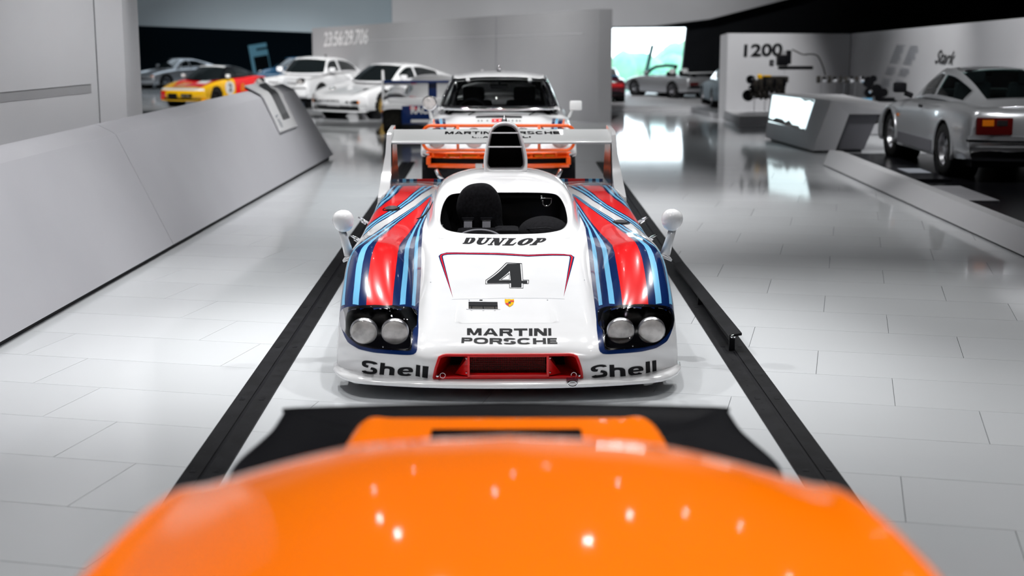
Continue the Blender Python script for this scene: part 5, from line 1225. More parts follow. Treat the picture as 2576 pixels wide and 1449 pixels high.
# raised engine lid
lid = [[(x * w_, y, z) for x in (0, .25, .5, .75, .93, 1.0)] for (y, z, w_) in ((3.62, .86, .50), (3.85, .900, .47), (4.10, .935, .445), (4.28, .957, .42), (4.345, .962, .40), (4.365, .945, .395), (4.36, .88, .39))]
lid = np.array(lid); lid[:, -1, 2] -= .10; lid[:, -2, 2] -= .004
grid_obj('engine_lid', mirror_grid(spline_grid(lid, 5, 4)), 'orange', OC)
b = MB().box((0, 4.215, .951), (0.385, 0.085, 0.012)); gr = b.build('lid_grille', 'pitch', OC)
for k in range(5): MB().box((0, 4.182 + 0.017 * k, .958), (0.38, 0.004, 0.004)).build('grille_slat', 'black', gr)
# black spoiler wrapping the lid
cl_ = [(0.40, 3.60, .80), (.58, 3.75, .83), (.665, 3.98, .862), (.680, 4.12, .882), (.672, 4.20, .893), (.640, 4.29, .909), (.615, 4.36, .923), (.603, 4.43, .937), (.596, 4.475, .945), (.58, 4.49, .948), (.30, 4.495, .955), (0, 4.50, .960)]
inn = [(0.30, 3.60, .84), (.42, 3.78, .85), (.43, 3.95, .87), (.42, 4.08, .88), (.41, 4.16, .89), (.40, 4.22, .90), (.39, 4.28, .91), (.385, 4.32, .92), (.38, 4.34, .92), (.36, 4.35, .92), (.20, 4.35, .925), (0, 4.35, .93)]
cl_, inn = np.array(cl_), np.array(inn); mid_ = (cl_ + inn) / 2 - np.array([0, 0, .006]); out2 = cl_ + np.array([0, 0, -.022]); out3 = cl_ * np.array([.97, .995, 1]) + np.array([0, 0, -.04])
sg = spline_grid(np.array([inn, mid_, cl_ + np.array([0, 0, .004]), out2, out3]), 4, 5)
full = np.concatenate([sg, sg[:, -2::-1] * np.array([-1, 1, 1])], axis=1)
grid_obj('tail_spoiler', full, 'tailblack', OC)
for s in (-1, 1): MB().box((s * .45, 4.22, .58), (0.5, 0.03, 0.10), None, 0.01).build('tail_lamp', 'tail', OC)
bow_bar('rear_bumper', .78, .36, .50, 4.32, -.10, 'orange', OC, -0.14)
# ================================================================== cars further back
def overlay(name, sf, pred, m, parent, off=0.004, label=None):
    C_ = (sf.g[:-1, :-1] + sf.g[1:, 1:]) / 2; F = [(i, j) for i in range(sf.nr - 1) for j in range(sf.nc - 1) if pred(*C_[i, j])]
    vs = {}; V = []; FF = []
    for i, j in F:
        q = []
        for a, c in ((i, j), (i, j + 1), (i + 1, j + 1), (i + 1, j)):
            if (a, c) not in vs: vs[(a, c)] = len(V); V.append(sf.at((a, c), off))
            q.append(vs[(a, c)])
        FF.append(tuple(q))
    return mesh_obj(name, V, FF, m, parent, True, label)
def lamp(parent, x, y, z, r, m='headlens', rim='chrome', tilt=12, name='headlamp'):
    L = MB().lathe([(r * .98, r), (r * 1.02, 0), (r * .96, -r * .12), (r * .88, -r * .08)], (x, y, z), 'y', 24, Matrix.Rotation(math.radians(tilt), 3, 'X')).build(name, rim, parent, auto=50)
    MB().lathe([(r * .9, -r * .06), (r * .7, -r * .22), (r * .35, -r * .33), (.001, -r * .36)], (x, y, z), 'y', 24, Matrix.Rotation(math.radians(tilt), 3, 'X')).build('lens', m, L, True)
FXM = [0, 0.24, 0.42, 0.54, 0.62, 0.70, 0.77, 0.825, 0.855, 0.87, 0.865, 0.84]
SPM = [(0.10, .20, .205, .82, .26, .20), (0.02, .34, .345, .84, .24, .20), (0.02, .48, .49, .85, .22, .20), (0.12, .575, .60, .86, .16, .20), (0.45, .645, .69, .865, .04, .2), (0.85, .71, .765, .875, 0, .2), (1.35, .81, .82, .87, 0, .2), (1.9, .86, .845, .86, 0, .2),
       (2.6, .88, .86, .86, 0, .2), (3.1, .89, .885, .885, 0, .22), (3.5, .90, .885, .885, -.01, .24), (3.95, .88, .86, .865, -.06, .26), (4.15, .82, .815, .84, -.10, .28), (4.22, .62, .625, .83, -.12, .28), (4.21, .42, .43, .83, -.12, .28), (4.14, .27, .275, .80, -.12, .27)]
GHM = [(1.38, .69, .83, .665, .845, 1.16, .825), (1.68, .705, .85, .595, 1.05, 1.47, 1.05), (1.99, .715, .865, .53, 1.205, 1.86, 1.245), (2.25, .715, .87, .535, 1.222, 2.22, 1.275), (2.62, .715, .875, .525, 1.20, 2.62, 1.262), (3.15, .705, .88, .53, 1.085, 3.20, 1.145), (3.78, .67, .875, .56, .925, 3.85, .945), (4.02, .60, .84, .50, .86, 4.08, .875)]
WM = [(0.745, 0.85, 0.31, 0.21), (0.755, 3.25, 0.32, 0.24)]
def coupe(name, label, loc, rz, sc, paint, SP=SPM, FXc=FXM, wref=0.87, GHx=GHM, W=WM, rim='steel', spokes=5, glass='glassdark', cab=None, dz=0.0, roof=None, **kw):
    r = thing(name, label, 'car', loc, math.radians(rz)); r.scale = (sc, sc, sc)
    bo, bv, gh = closed_car(r, SP, FXc, wref, GHx, paint, glass, W, rim, spokes, dz, cab, su=7, sv=5, roof=roof, **kw)
    gg = mirror_grid(spline_grid(np.array(body_rows(SP, FXc, wref)) + np.array([0, 0, dz]), 9, 6))
    return r, Surf(gg), gh
# silver coupe seen from behind on the black platform, right edge of the view
r, sf, gh = coupe('silver_coupe', 'silver grey coupe seen from behind on the black platform, cut by the right edge', (6.15, 20.37, 0.13), 180.3, 1.0, 'silver', glass='teal', cab=(1.3, 3.8, 0.60), rim='steel', spokes=5, ghk=dict(side=(1.1, 5.2), bp=(3.05, 3.3)))
for sx in (-1, 1):
    seat(r, sx * .33, 2.3, .60)
    MB().box((sx * .60, 4.205, .66), (0.42, 0.06, 0.20), None, 0.02).build('tail_lamp', 'tail', r, auto=50)
    MB().box((sx * .68, 4.237, .70), (0.13, 0.012, 0.07)).build('indicator_lens', 'amber', r)
    MB().box((sx * .52, 4.237, .70), (0.12, 0.012, 0.06)).build('reversing_lens', 'steel', r)
    b = MB().box((sx * .93, 1.50, .97), (0.17, 0.10, 0.13), None, 0.03); b.tube([(sx * .86, 1.50, .90), (sx * .76, 1.50, .86)], 0.035, 8); b.build('side_mirror', 'black', r, auto=50)
    MB().box((sx * .873, 1.25, .60), (0.01, 0.07, 0.035)).build('side_marker', 'amber', r)
    MB().box((sx * .868, 2.25, .775), (0.02, 0.14, 0.035), None, 0.006).build('door_handle', 'black', r)
    MB().box((sx * .872, 2.05, .315), (0.02, 1.45, 0.14)).build('sill_band', 'strap', r)
    for wy in (0.85, 3.25): 
        MB().tube([(sx * .872, wy + .365 * math.cos(a), .32 + .365 * math.sin(a)) for a in np.linspace(-0.25, math.pi + 0.25, 20)], 0.022, 6).build('wheel_flare', 'silver', r, True)
bow_bar('rear_bumper', .84, .42, .545, 4.27, -.12, 'silver', r, -0.16); bow_bar('bumper_strip', .85, .475, .50, 4.285, -.10, 'black', r, -0.16)
bow_bar('rear_apron', .80, .26, .40, 4.20, -.10, 'black', r, -0.12)
MB().tube([(-.45, 4.18, .30), (-.45, 4.30, .29)], 0.035, 12).build('exhaust_pipe', 'steel', r, True)
b = MB(); b.tube([(-.55, 3.90, .96), (-.48, 3.4, 1.09), (.1, 3.72, 1.02)], 0.008, 5); b.build('rear_wiper', 'black', r)
b = MB().box((0, 1.95, 1.16), (0.26, 0.03, 0.07), None, 0.01); b.box((0, 1.93, 1.22), (0.03, 0.03, 0.08)); b.build('inside_mirror', 'black', r)
MB().box((0, 1.50, .90), (1.2, 0.3, 0.12), None, 0.04).build('dashboard', 'interior', r)
# information plate on the black platform
t = thing('platform_label', 'low dark information plate lying on the black platform beside the curb', 'sign', (5.0, 17.2, 0.131))
MB().box((0, 0, 0.02), (0.42, 1.6, 0.03), None, 0.004).build('plate', 'blackgloss', t)
MB().box((0.02, 0.1, 0.037), (0.28, 0.5, 0.003)).build('printed_text', 'textgrey', t)
t = thing('platform_label', 'pale grey strip plate on the black platform nearer than the dark one', 'sign', (4.95, 15.2, 0.131))
MB().box((0, 0, 0.01), (0.35, 1.3, 0.02), None, 0.004).build('plate', 'barrier', t)
# white wide coupe with gold wheels
SPW = [(y, zc + 0.02, zcr + 0.035, w + 0.04, rnd, zb + 0.03) for (y, zc, zcr, w, rnd, zb) in SPM]
SPW = [(y * 1.05, zc, zcr, w, rnd, zb) for (y, zc, zcr, w, rnd, zb) in SPW]
WW = [(0.775, 0.90, 0.335, 0.22), (0.785, 3.45, 0.345, 0.26)]
GHW = [(a * 1.05, b, c + .02, d, e + .03, f * 1.05, g2 + .03) for (a, b, c, d, e, f, g2) in GHM]
r, sf, gh = coupe('white_coupe', 'white low coupe with gold front wheel, nose just right of the parapet end', (-3.40, 28.6, 0), -35, 0.83, 'white', SPW, GHx=GHW, W=WW, rim='gold', spokes=14, rimr=0.74)
overlay('front_vent', sf, lambda x, y, z: y < 0.35 and z < 0.335 and abs(x) < 0.66, 'black', r, 0.006)
V, F, _ = text_mesh('VANDERVELL', 0.03)
decal_quad('front_lettering', sf, V, F, ([(-.52, 0.0, .435), (0, -.03, .435), (.22, 0, .435)], [(-.52, 0.0, .475), (0, -.03, .475), (.22, 0.0, .475)]), 'black', r, 0.008, None, 10, 1)
for sx in (-1, 1):
    b = MB().box((sx * .52, .055 + .03, .43), (0.36, 0.05, 0.085), Matrix.Rotation(math.radians(sx * 9), 3, 'Z'), 0.01).build('fog_lamp_panel', 'black', r)
    for x in (.43, .55): MB().box((sx * x, .045 + .02 * (x > .5), .43), (0.09, 0.05, 0.05), None, 0.01).build('fog_lamp', 'lens2', r)
    MB().box((sx * .69, .115, .43), (0.07, 0.05, 0.065), None, 0.01).build('indicator_lens', 'amber', r)
    h = sf.bv.ray_cast(Vector((sx * .56, .62, 2)), Vector((0, 0, -1)))[0]
    MB().lathe([(.095, -.002), (.095, .012), (.08, .018), (.001, .02)], h, 'z', 24, Matrix.Rotation(math.radians(12), 3, 'X')).build('popup_headlamp', 'lens2', r, True)
    b = MB().box((sx * .90, 1.62, .98), (0.17, 0.10, 0.12), None, 0.035); b.tube([(sx * .85, 1.62, .93), (sx * .76, 1.64, .88)], 0.03, 8); b.build('side_mirror', 'white', r, auto=50)
bow_bar('front_splitter', .84, .19, .225, -.05, .14, 'wingwhite', r, 0.24)
# white coupe with big round lamps, behind the parapet end
SPT = [(y, zc, zcr, w + 0.06, rnd, zb) for (y, zc, zcr, w, rnd, zb) in SP9]
r, sf, gh = coupe('white_rally_coupe', 'white tall coupe with round headlamps and bonnet ducts, half hidden by the parapet end', (-5.05, 31.9, 0), -23.7, 0.855, 'white', SPT, FX9, 0.82, GH9, [(0.75, 0.86, 0.32, 0.21), (0.76, 3.13, 0.33, 0.26)], 'steel', 5)
for sx in (-1, 1):
    lamp(r, sx * .62, .20, .68, .11, 'headlens', 'blackgloss')
    MB().box((sx * .82, 1.52, .98), (0.17, 0.10, 0.13), None, 0.04).build('side_mirror', 'white', r, auto=50)
    MB().box((sx * .30, .42, .70), (0.34, 0.22, 0.06), Matrix.Rotation(math.radians(-8), 3, 'X'), 0.02).build('bonnet_duct', 'white', r, auto=50)
bow_bar('front_bumper', .82, .36, .53, -.04, .14, 'white', r, 0.20); bow_bar('bumper_gap', .80, .535, .555, -.02, .10, 'black', r, 0.20)
MB().lathe([(.03, 0), (.03, .03), (.01, .05), (.001, .05)], (.1, 2.4, 1.31), 'z', 10).build('roof_aerial', 'black', r)
for x in (-.25, -.1, .1, .25): lamp(r, x, .10, .50, .045, 'lens2', 'chrome', 5, 'bumper_lamp')
# red and yellow racing coupe
r, sf, gh = coupe('racing_coupe', 'yellow and red racing coupe with a number 2 roundel on the door', (-7.36, 32.6, 0), -22.0, 0.71, 'yellow', roof='blackgloss', W=[(0.75, 0.85, 0.31, 0.22), (0.76, 3.25, 0.32, 0.24)], rim='blackgloss')
overlay('red_bonnet', sf, lambda x, y, z: (0.25 < y < 1.5 and z > 0.64 and (x > -0.45 - (y - .25) * .3) and x < .70) or (y > 1.95 and z > 0.3), 'red', r)
overlay('red_corner', sf, lambda x, y, z: x < -0.56 - 0.0 * y and y < 0.6 and z < 0.5, 'red', r)
overlay('white_flash', sf, lambda x, y, z: y < 0.24 and 0.535 < z < 0.60, 'wingwhite', r)
overlay('white_flash', sf, lambda x, y, z: 0.9 < y < 1.4 and .05 < x < .42 and z > .6, 'wingwhite', r, 0.008)
overlay('orange_flame', sf, lambda x, y, z: 0.35 < y < 1.0 and -.5 < x < -.12 and z > .6, 'amber', r, 0.008)
for x0, x1, z0, z1 in ((-.42, -.08, .30, .44), (.08, .46, .34, .43)):
    MB().box(((x0 + x1) / 2, .03, (z0 + z1) / 2), (x1 - x0, .10, z1 - z0), None, 0.015).build('front_intake', 'black', r)
for x in (.18, .34): MB().box((x, -.02, .385), (.11, .03, .055), None, .008).build('front_lamp', 'lens2', r)
bow_bar('lower_lip', .80, .205, .235, -.03, .12, 'yellow', r, 0.22); bow_bar('lip_gap', .70, .25, .275, -.035, .12, 'black', r, 0.22)
for sx in (1, -1):
    P = []
    for a in np.linspace(0, 2 * math.pi, 33)[:-1]: P.append((sx * .90, 1.62 + .27 * math.cos(a), .57 + .24 * math.sin(a)))
    V = stick(sf.bv, P, 0.012); c = stick(sf.bv, [(sx * .9, 1.62, .57)], 0.012)[0]
    dsc = mesh_obj('number_roundel', V + [c], [(i, (i + 1) % 32, 32) for i in range(32)], 'wingwhite', r)
    flat_text('number_two', '2', Vector((sx * .893, 1.62 - sx * .09, .45)), (0, sx * 1, 0), (0, 0, 1), .19, .25, 'black', dsc, 0.02)
    flat_text('number_eight', '8', Vector((sx * .897, 2.35 - sx * .12, .42)), (0, sx * 1, 0), (0, 0, 1), .26, .26, 'amber', r, 0.05)
    MB().box((sx * .86, 1.55, .95), (0.14, 0.09, 0.11), None, 0.03).build('side_mirror', 'wingwhite', r, auto=50)
g_ = gh['g']; V = []
for j in range(0, 15):
    for i in (15, 18): V.append(g_[i, j] + np.array([0, 0, .012]))
o = mesh_obj('sun_strip', V + [v * np.array([-1, 1, 1]) for v in V], grid_faces(15, 2) + grid_faces(15, 2, 30), 'wingwhite', r)
# silver coupe at the far left
r, sf, gh = coupe('silver_coupe', 'silver metallic coupe in the dark room behind the yellow and red car', (-10.45, 41.2, 0), -42, 0.66, 'silver')
for sx in (-1, 1):
    MB().box((sx * .45, .045, .56), (0.40, 0.05, 0.06), Matrix.Rotation(math.radians(sx * 10), 3, 'Z'), 0.015).build('front_lamp', 'lens2', r)
    MB().box((sx * .76, .22, .56), (0.12, 0.14, 0.05), Matrix.Rotation(math.radians(sx * 50), 3, 'Z'), 0.01).build('indicator_lens', 'amber', r)
    MB().box((sx * .84, 1.62, .95), (0.17, 0.10, 0.11), None, 0.035).build('side_mirror', 'silver', r, auto=50)
bow_bar('bumper_gap', .80, .40, .46, -.01, .10, 'black', r, 0.22)
# blue car deep in the dark room
r, sf, gh = coupe('blue_coupe', 'blue coupe deep in the dark room beside the display board', (-6.9, 42.0, 0), -30, 0.66, 'bluecar')
for sx in (-1, 1): lamp(r, sx * .62, .28, .62, .09)
t = thing('display_board', 'tall leaning display board glowing dim blue in the dark room', 'sign', (-7.3, 43.8, 0))
R = Matrix.Rotation(math.radians(-9), 3, 'Y')
MB().box((-.08, 0, 0.75), (0.55, 0.04, 0.95), R).build('board', 'teallite', t); MB().box((-.02, -.025, 0.62), (0.44, 0.01, 0.50), R).build('picture_field', 'glassdark', t)
MB().box((-.01, -.03, 1.08), (0.34, 0.01, 0.06), R).build('printed_text', 'glassdark', t); MB().box((0.0, 0.02, 0.15), (0.3, 0.2, 0.3)).build('foot', 'black', t)
# open silver car on the window platform
SPC = [(y, min(zc, .80), min(zcr, .82), w, rnd, zb) for (y, zc, zcr, w, rnd, zb) in SPM]
r, sf, gh = coupe('convertible', 'open silver grey two-seater with tail wing in front of the window', (3.43, 36.4, 0.10), -147.5, 0.625, 'silver', SPC, GHx=None)
MB().tube([(-.66, 1.35, .82), (-.60, 1.60, 1.05), (-.52, 1.80, 1.16), (0, 1.76, 1.19), (.52, 1.80, 1.16), (.60, 1.60, 1.05), (.66, 1.35, .82)], 0.060, 8).build('windscreen_frame', 'black', r, True)
MB().add([(-.64, 1.35, .82), (.64, 1.35, .82), (.51, 1.79, 1.15), (-.51, 1.79, 1.15)], [(0, 1, 2, 3)]).build('windscreen', 'teal', r)
for sx in (-1, 1):
    MB().box((sx * .32, 2.55, 1.0), (.26, .10, .20), None, .05).build('headrest', 'wingwhite', r, auto=50)
    MB().box((sx * .32, 2.50, .84), (.44, .14, .30), None, .05).build('seat_backrest', 'fabric', r, auto=50)
    MB().box((sx * .88, 1.62, .93), (.16, .10, .12), None, .03).build('side_mirror', 'silver', r, auto=50)
    MB().box((sx * .58, 4.20, .58), (.40, .05, .11), None, .01).build('tail_lamp', 'tail', r)
MB().box((0, 2.1, .835), (1.15, 1.15, .03), None, .01).build('cabin_opening', 'interior', r)
MB().box((0, 3.95, .98), (1.25, .36, .035), None, .015).build('tail_wing', 'wingwhite', r, auto=50)
for sx in (-1, 1): MB().box((sx * .40, 3.95, .90), (.05, .22, .16)).build('wing_strut', 'black', r)
bow_bar('rear_bumper', .83, .40, .50, 4.24, -.10, 'black', r, -0.14)
# dark red car tail left of the window, partly hidden by the centre wall
r, sf, gh = coupe('dark_red_coupe', 'dark red coupe seen from behind, half hidden by the tall grey wall', (2.36, 35.1, 0.10), 178, 0.60, 'darkred')
for sx in (-1, 1): MB().box((sx * .55, 4.20, .66), (.46, .05, .14), None, .01).build('tail_lamp', 'redin', r)
bow_bar('rear_bumper', .84, .30, .44, 4.22, -.10, 'black', r, -0.14)
MB().box((0, 3.7, 1.0), (1.25, .30, .035), None, .015).build('tail_wing', 'bluecar', r, auto=50)
# pale blue car nose at the left of the display wall
r, sf, gh = coupe('pale_coupe', 'pale blue-white coupe standing against the left edge of the number 1200 wall', (5.05, 32.9, 0.10), 180, 0.64, 'bluewall')
for sx in (-1, 1): MB().box((sx * .58, 4.20, .60), (.36, .05, .12), None, .01).build('tail_lamp', 'tail', r)
MB().box((0, 4.18, .42), (1.5, .08, .18), None, .02).build('rear_bumper', 'black', r)
# ------------------------------------------------------------------ blue and white racing prototype, seen from behind
PR = thing('racing_prototype', 'dark blue and white racing prototype with wide blue rear wing, left of the rally coupe', 'race car', (-1.42, 28.7, 0), math.radians(-177)); PR.scale = (0.90,) * 3
FXP = [0, .25, .42, .52, .60, .72, .84, .92, .965, .99, .99, .97]
SPP = [(.15, .12, .125, .93, .3, .12), (.05, .25, .26, .94, .3, .12), (.25, .42, .50, .96, .15, .12), (.8, .55, .78, .985, 0, .12), (1.5, .62, .74, .99, 0, .12), (2.2, .66, .70, .99, 0, .12), (2.9, .68, .76, .99, 0, .12), (3.5, .70, .82, .99, 0, .14), (4.1, .68, .78, .99, 0, .2), (4.5, .60, .66, .98, 0, .3), (4.55, .50, .52, .97, 0, .34)]
gp = mirror_grid(spline_grid(np.array(body_rows(SPP, FXP, .99)), 8, 6))
grid_obj('body', gp, 'white', PR); sp = Surf(gp)
overlay('blue_flank', sp, lambda x, y, z: z < .50 + .05 * math.sin(y), 'navy', PR, 0.005)
overlay('gold_line', sp, lambda x, y, z: .50 + .05 * math.sin(y) <= z < .535 + .05 * math.sin(y), 'amber', PR, 0.004)
for s in (-1, 1): overlay('red_stripe', sp, lambda x, y, z, s=s: .32 < s * x < .44 and y > 2.9 and z > .4, 'red', PR, 0.005)
GHP = [(1.3, .55, .60, .52, .62, 1.0, .60), (1.6, .58, .62, .45, .88, 1.35, .92), (1.9, .60, .64, .40, 1.0, 1.75, 1.05), (2.2, .60, .66, .40, 1.01, 2.2, 1.07), (2.6, .58, .66, .38, .96, 2.6, 1.03), (3.1, .54, .68, .36, .84, 3.1, .92), (3.7, .48, .68, .32, .72, 3.7, .78), (4.0, .4, .62, .3, .66, 4.0, .68)]
greenhouse(PR, GHP, 'white', 'glassdark', 6, 5, rear=(9, 9))
wheels4(PR, [(.80, .9, .31, .28), (.79, 3.75, .33, .36)], 'gold', 10, 0, 'brown')
tp = MB().box((0, 4.52, .40), (1.20, .06, .36), None, .02).build('tail_panel', 'navy', PR, auto=50)
MB().box((0, 4.50, .64), (1.70, .08, .18), None, .03).build('tail_deck', 'white', PR, auto=50)
V, F, _ = text_mesh('RACING', .04)
mesh_obj('team_lettering', [(.42 - v[0] * .62, 4.556, .42 + v[1] * .15) for v in V], F, 'textwhite', tp, False)
for x0, x1 in ((.05, .42), (-.42, -.02)): MB().box(((x0 + x1) / 2, 4.552, .285), (x1 - x0, .008, .06), None, .01).build('sponsor_patch', 'textwhite', tp)
MB().box((-.56, 4.55, .48), (.10, .04, .10), None, .02).build('tail_lamp', 'amber', PR)
pw = MB().box((0, 4.42, 1.0), (1.86, .38, .05), Matrix.Rotation(math.radians(10), 3, 'X'), .012).build('rear_wing', 'navy', PR, auto=50)
for x0, x1 in ((.52, .80), (.10, .46), (-.36, .02), (-.78, -.42)): MB().box(((x0 + x1) / 2, 4.38, 1.028), (x1 - x0, .20, .008), Matrix.Rotation(math.radians(10), 3, 'X'), .002).build('wing_lettering', 'textwhite', pw)
MB().box((0, 4.38, .80), (.16, .30, .40)).build('wing_pylon', 'navy', PR)
for s in (-1, 1):
    e = MB(); P = [(3.35, .60), (3.75, .72), (4.05, 1.08), (4.15, 1.22), (4.50, 1.25), (4.62, 1.08), (4.62, .60)]; n = len(P)
    e.add([(s * .93, y, z) for y, z in P] + [(s * .965, y, z) for y, z in P], [tuple(range(n)), tuple(reversed(range(n, 2 * n)))] + [(i, (i + 1) % n, n + (i + 1) % n, n + i) for i in range(n)])
    q = e.build('wing_end_plate', 'white', PR)
    MB().lathe([(.14, 0), (.13, s * .006), (.001, s * .007)], (s * .967, 4.30, 1.0), 'x', 24).build('round_emblem', 'glassdark', q)
# ================================================================== exhibits and furniture
# leaning display console with lit screen
cs = thing('display_console', 'white angular display console with glowing screen, in front of the number 1200 wall', 'console', (4.6, 21.5, 0))
def cw_(P): return [tuple(np.array(p) - np.array([4.6, 21.5, 0])) for p in P]
TL, TR, BR, BL = (4.34, 23.16, .80), (4.93, 21.45, .785), (4.68, 21.45, .03), (4.40, 23.9, .03)
TR2, TL2 = (5.97, 21.5, .70), (5.60, 23.6, .76)
V = cw_([TL, TR, BR, BL, TR2, TL2, (5.97, 21.5, .575), (5.70, 21.5, .575), (5.216, 21.5, .575), (5.03, 21.5, .03), (5.60, 23.6, .03)])
MB().add(V, [(0, 5, 4, 1), (1, 4, 6, 7, 8, 9, 2), (5, 0, 3, 10), (4, 5, 10, 6), (3, 2, 9, 10)]).build('shell', 'wall', cs)
MB().add(cw_([(5.20, 21.62, .575), (5.70, 21.62, .575), (5.49, 21.62, .03), (5.03, 21.62, .03), (5.6, 23.3, .575), (5.4, 23.3, .03)]), [(0, 1, 2, 3), (1, 4, 5, 2)]).build('recessed_leg', 'strap', cs)
MB().add(cw_([(4.71, 21.50, .0), (5.44, 21.55, .0), (5.5, 23.4, .0), (4.48, 23.8, .0), (4.71, 21.50, .035), (5.44, 21.55, .035), (5.5, 23.4, .035), (4.48, 23.8, .035)]), [(0, 1, 5, 4), (1, 2, 6, 5), (2, 3, 7, 6), (3, 0, 4, 7), (4, 5, 6, 7)]).build('plinth', 'black', cs)
A_, B_2, C_2, D_2 = [np.array(p) for p in (TL, TR, BR, BL)]
nrm = np.cross(B_2 - A_, D_2 - A_); nrm /= np.linalg.norm(nrm); nrm = nrm if nrm[0] < 0 else -nrm
def fp(s, t, o): return tuple((A_ * (1 - s) + B_2 * s) * t + (D_2 * (1 - s) + C_2 * s) * (1 - t) + nrm * o - np.array([4.6, 21.5, 0]))
ng = 8; MB().add([fp(i / ng, 1 - j / ng, 0.0) for j in range(ng + 1) for i in range(ng + 1)], grid_faces(ng + 1, ng + 1)).build('front_face', 'wall', cs)
def sface(s0, s1, t0, t1, o, n=6): return [fp(s0 + (s1 - s0) * i / n, t0 + (t1 - t0) * j / n - 0.05 * (j == 0) * (i / n) * 0, o) for j in range(n + 1) for i in range(n + 1)], grid_faces(n + 1, n + 1)
scr = MB().add(*sface(.03, .74, .37, .975, .006)).build('screen', 'screen', cs)
for pts_ in ([(.03, .47), (.12, .45), (.17, .50), (.30, .49), (.36, .44), (.36, .375), (.03, .405)], [(.36, .44), (.42, .50), (.50, .42), (.62, .42), (.66, .37), (.74, .39), (.74, .34), (.36, .37)], [(.52, .975), (.60, .93), (.68, .955), (.74, .92), (.74, .975)]):
    MB().add([fp(s, t, .012) for s, t in pts_], [tuple(range(len(pts_)))]).build('screen_picture', 'glassdark', scr)
# exploded engine in front of the wall
def engine(loc):
    t = thing('engine_exhibit', 'dark cutaway engine block with belts and yellow cap hanging before the number 1200', 'engine', loc)
    b = MB().box((0, 0, .30), (.62, .40, .22), None, .03); b.box((.12, 0, .42), (.50, .30, .12), None, .02); b.box((-.05, 0, .14), (.66, .34, .16), None, .04); b.build('block', 'copper', t, auto=50)
    for k in range(6):
        b = MB().box((-.20 + .095 * k, -.22, .36), (.06, .10, .12), None, .012); b.lathe([(.03, -.05), (.03, 0), (.001, 0)], (-.20 + .095 * k, -.22, .44), 'z', 12); b.build('cylinder_head', 'black' if k % 2 else 'copper', t, auto=50)
    for k in range(6): MB().tube([(-.2 + .095 * k, -.20, .22), (-.2 + .095 * k, -.27, .14), (-.16 + .095 * k, -.25, .05)], .022, 8).build('exhaust_runner', 'steel' if k in (2, 3) else 'copper', t, True)
    for x, z, r in ((-.36, .42, .085), (-.40, .12, .11), (-.34, .27, .055)): MB().lathe([(r, -.03), (r, .03), (r * .7, .035), (r * .3, .02), (.001, .02)], (x, -.16, z), 'y', 24).build('pulley', 'black', t, auto=50)
    for x, z in ((-.33, .44), (-.30, .10), (-.38, .24)): MB().lathe([(.028, 0), (.02, -.03), (.001, -.035)], (x, -.21, z), 'y', 14).build('hub', 'chrome', t, True)
    MB().lathe([(.05, -.02), (.055, .03), (.04, .06), (.001, .065)], (-.18, -.12, .46), 'z', 18).build('yellow_cap', 'yellow', t, True)
    MB().box((-.04, -.14, .49), (.14, .06, .03), None, .01).build('yellow_cap_pipe', 'yellow', t)
    for x in (-.25, -.05, .2, .3): MB().tube([(x, 0, .07), (x, 0, -.25)], .006, 6).build('support_rod', 'steel', t)
    return t
engine((5.10, 27.6, .42))
t = thing('intake_exhibit', 'black intake box with long arm floating above the engine block', 'engine part', (5.45, 27.55, .98))
b = MB().box((-.10, 0, .22), (.20, .22, .20), None, .02); b.box((.02, 0, .28), (.08, .18, .26), None, .02); b.build('intake_box', 'black', t, auto=50)
MB().box((.16, 0, .08), (.66, .14, .065), None, .02).build('arm', 'black', t, auto=50)
MB().box((-.30, 0, .17), (.07, .12, .12), None, .01).build('bracket', 'black', t); MB().lathe([(.03, 0), (.03, -.02), (.001, -.02)], (-.30, -.062, .17), 'y', 14).build('hub', 'steel', t)
for k in range(4): MB().tube([(-.17 + .045 * k, -.05, .32), (-.17 + .045 * k, -.05, .40)], .010, 6).build('stub_pipe', 'copper', t)
MB().tube([(-.05, 0, .05), (-.05, 0, -.03)], .005, 6).build('support_rod', 'steel', t)
P = crom(np.array([(.08, 0, .43), (.18, 0, .38), (.30, 0, .33), (.45, 0, .34), (.58, 0, .30), (.68, 0, .12), (.74, 0, -.06)]), 4)
MB().tube(P, .014, 6).build('cable_loom', 'copper', t, True)
t = thing('crankshaft_exhibit', 'steel crankshaft row on thin rods with black gear cluster, behind the console', 'engine part', (5.9, 25.0, 0))
MB().box((.20, 0, .29), (1.58, .5, .56), None, .01).build('plinth', 'wall', t)
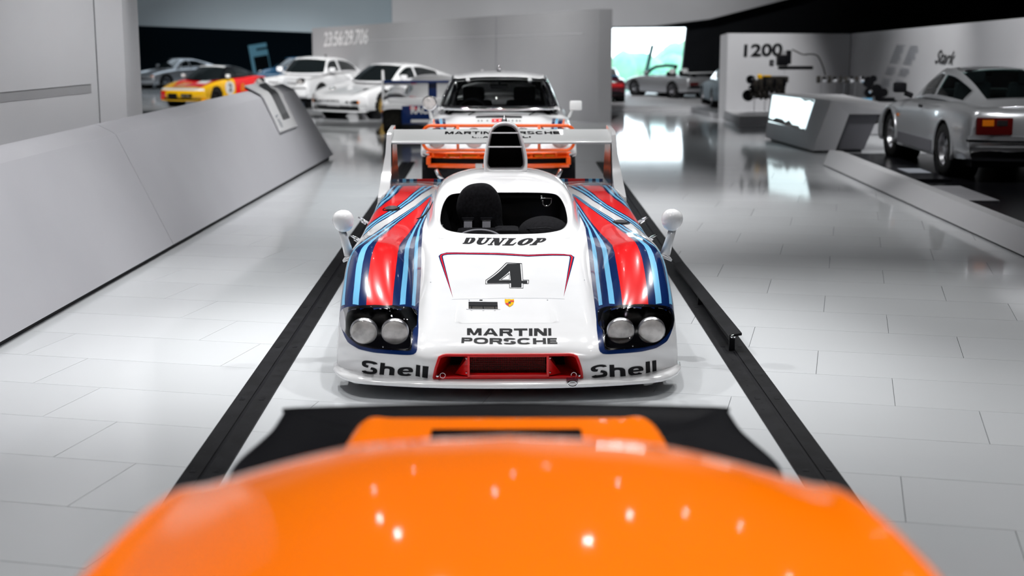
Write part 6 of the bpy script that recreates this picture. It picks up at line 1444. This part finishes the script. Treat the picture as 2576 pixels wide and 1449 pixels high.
for k in range(9):
    MB().lathe([(.001, -.025), (.05 if k % 2 else .062, -.025), (.05 if k % 2 else .062, .025), (.001, .025)], (-.40 + .095 * k, 0, .945), 'x', 20).build('crank_disc', 'chrome' if k in (1, 3, 6, 8) else 'copper', t, auto=50)
    if k < 8: MB().tube([(-.40 + .095 * k, 0, .955 if k % 2 else .925), (-.305 + .095 * k, 0, .955 if k % 2 else .925)], .018, 8).build('crank_pin', 'steel', t)
for x in (-.35, -.12, .05, .25, .38): MB().tube([(x, 0, .57), (x, 0, .91)], .006, 6).build('support_rod', 'steel', t)
for x, z, r in ((.47, .90, .10), (.50, .72, .10), (.62, .76, .11), (.74, .72, .08), (.55, .96, .06), (.66, .64, .07)):
    n = 14; V = []
    for q in range(n * 2): a = math.pi * q / n; rr_ = r * (1.0 if q % 2 else .86); V.append((x + rr_ * math.cos(a), z + rr_ * math.sin(a)))
    MB().prism(V, .07, Matrix(((1, 0, 0), (0, 0, 1), (0, 1, 0))), (0, -.05 + .3 * (r - .09), 0)).build('gear', 'black', t)
MB().lathe([(.03, 0), (.001, -.02)], (.50, -.07, .74), 'y', 12).build('hub', 'chrome', t, True)
t = thing('blue_box', 'small light blue box on the crankshaft plinth', 'box', (6.32, 24.85, .572)); MB().box((0, 0, .03), (.17, .12, .06), None, .006).build('box_body', 'sky', t, auto=40)
t = thing('dark_tray', 'small black tray on the crankshaft plinth right of the blue box', 'tray', (6.66, 24.85, .575)); b = MB().box((0, 0, .012), (.34, .22, .024), None, .006); b.box((0, .10, .035), (.34, .02, .05)); b.build('tray_body', 'black', t)
# low black information rail standing on the right floor rail
t = thing('low_information_rail', 'low black metal bar on short posts over the right floor rail, beside the race car', 'sign', (1.40, 8.40, 0.014))
MB().add([(-.030, 0, .100), (.040, -.03, .118), (.040, 2.85, .070), (-.035, 2.85, .050), (-.030, 0, .086), (.040, -.03, .104), (.040, 2.85, .056), (-.035, 2.85, .036)], [(0, 1, 2, 3), (7, 6, 5, 4), (0, 4, 5, 1), (1, 5, 6, 2), (2, 6, 7, 3), (3, 7, 4, 0)]).build('text_bar', 'rail', t)
MB().box((-.012, .012, .048), (.035, .016, .096), None, .002).build('post', 'black', t); MB().box((-.012, 1.42, .036), (.035, .016, .072), None, .002).build('post', 'black', t)
MB().lathe([(.014, 0), (.014, -.012), (.010, -.018), (.001, -.019)], (-.010, -.002, .092), 'y', 18).build('knob', 'chrome', t, True)
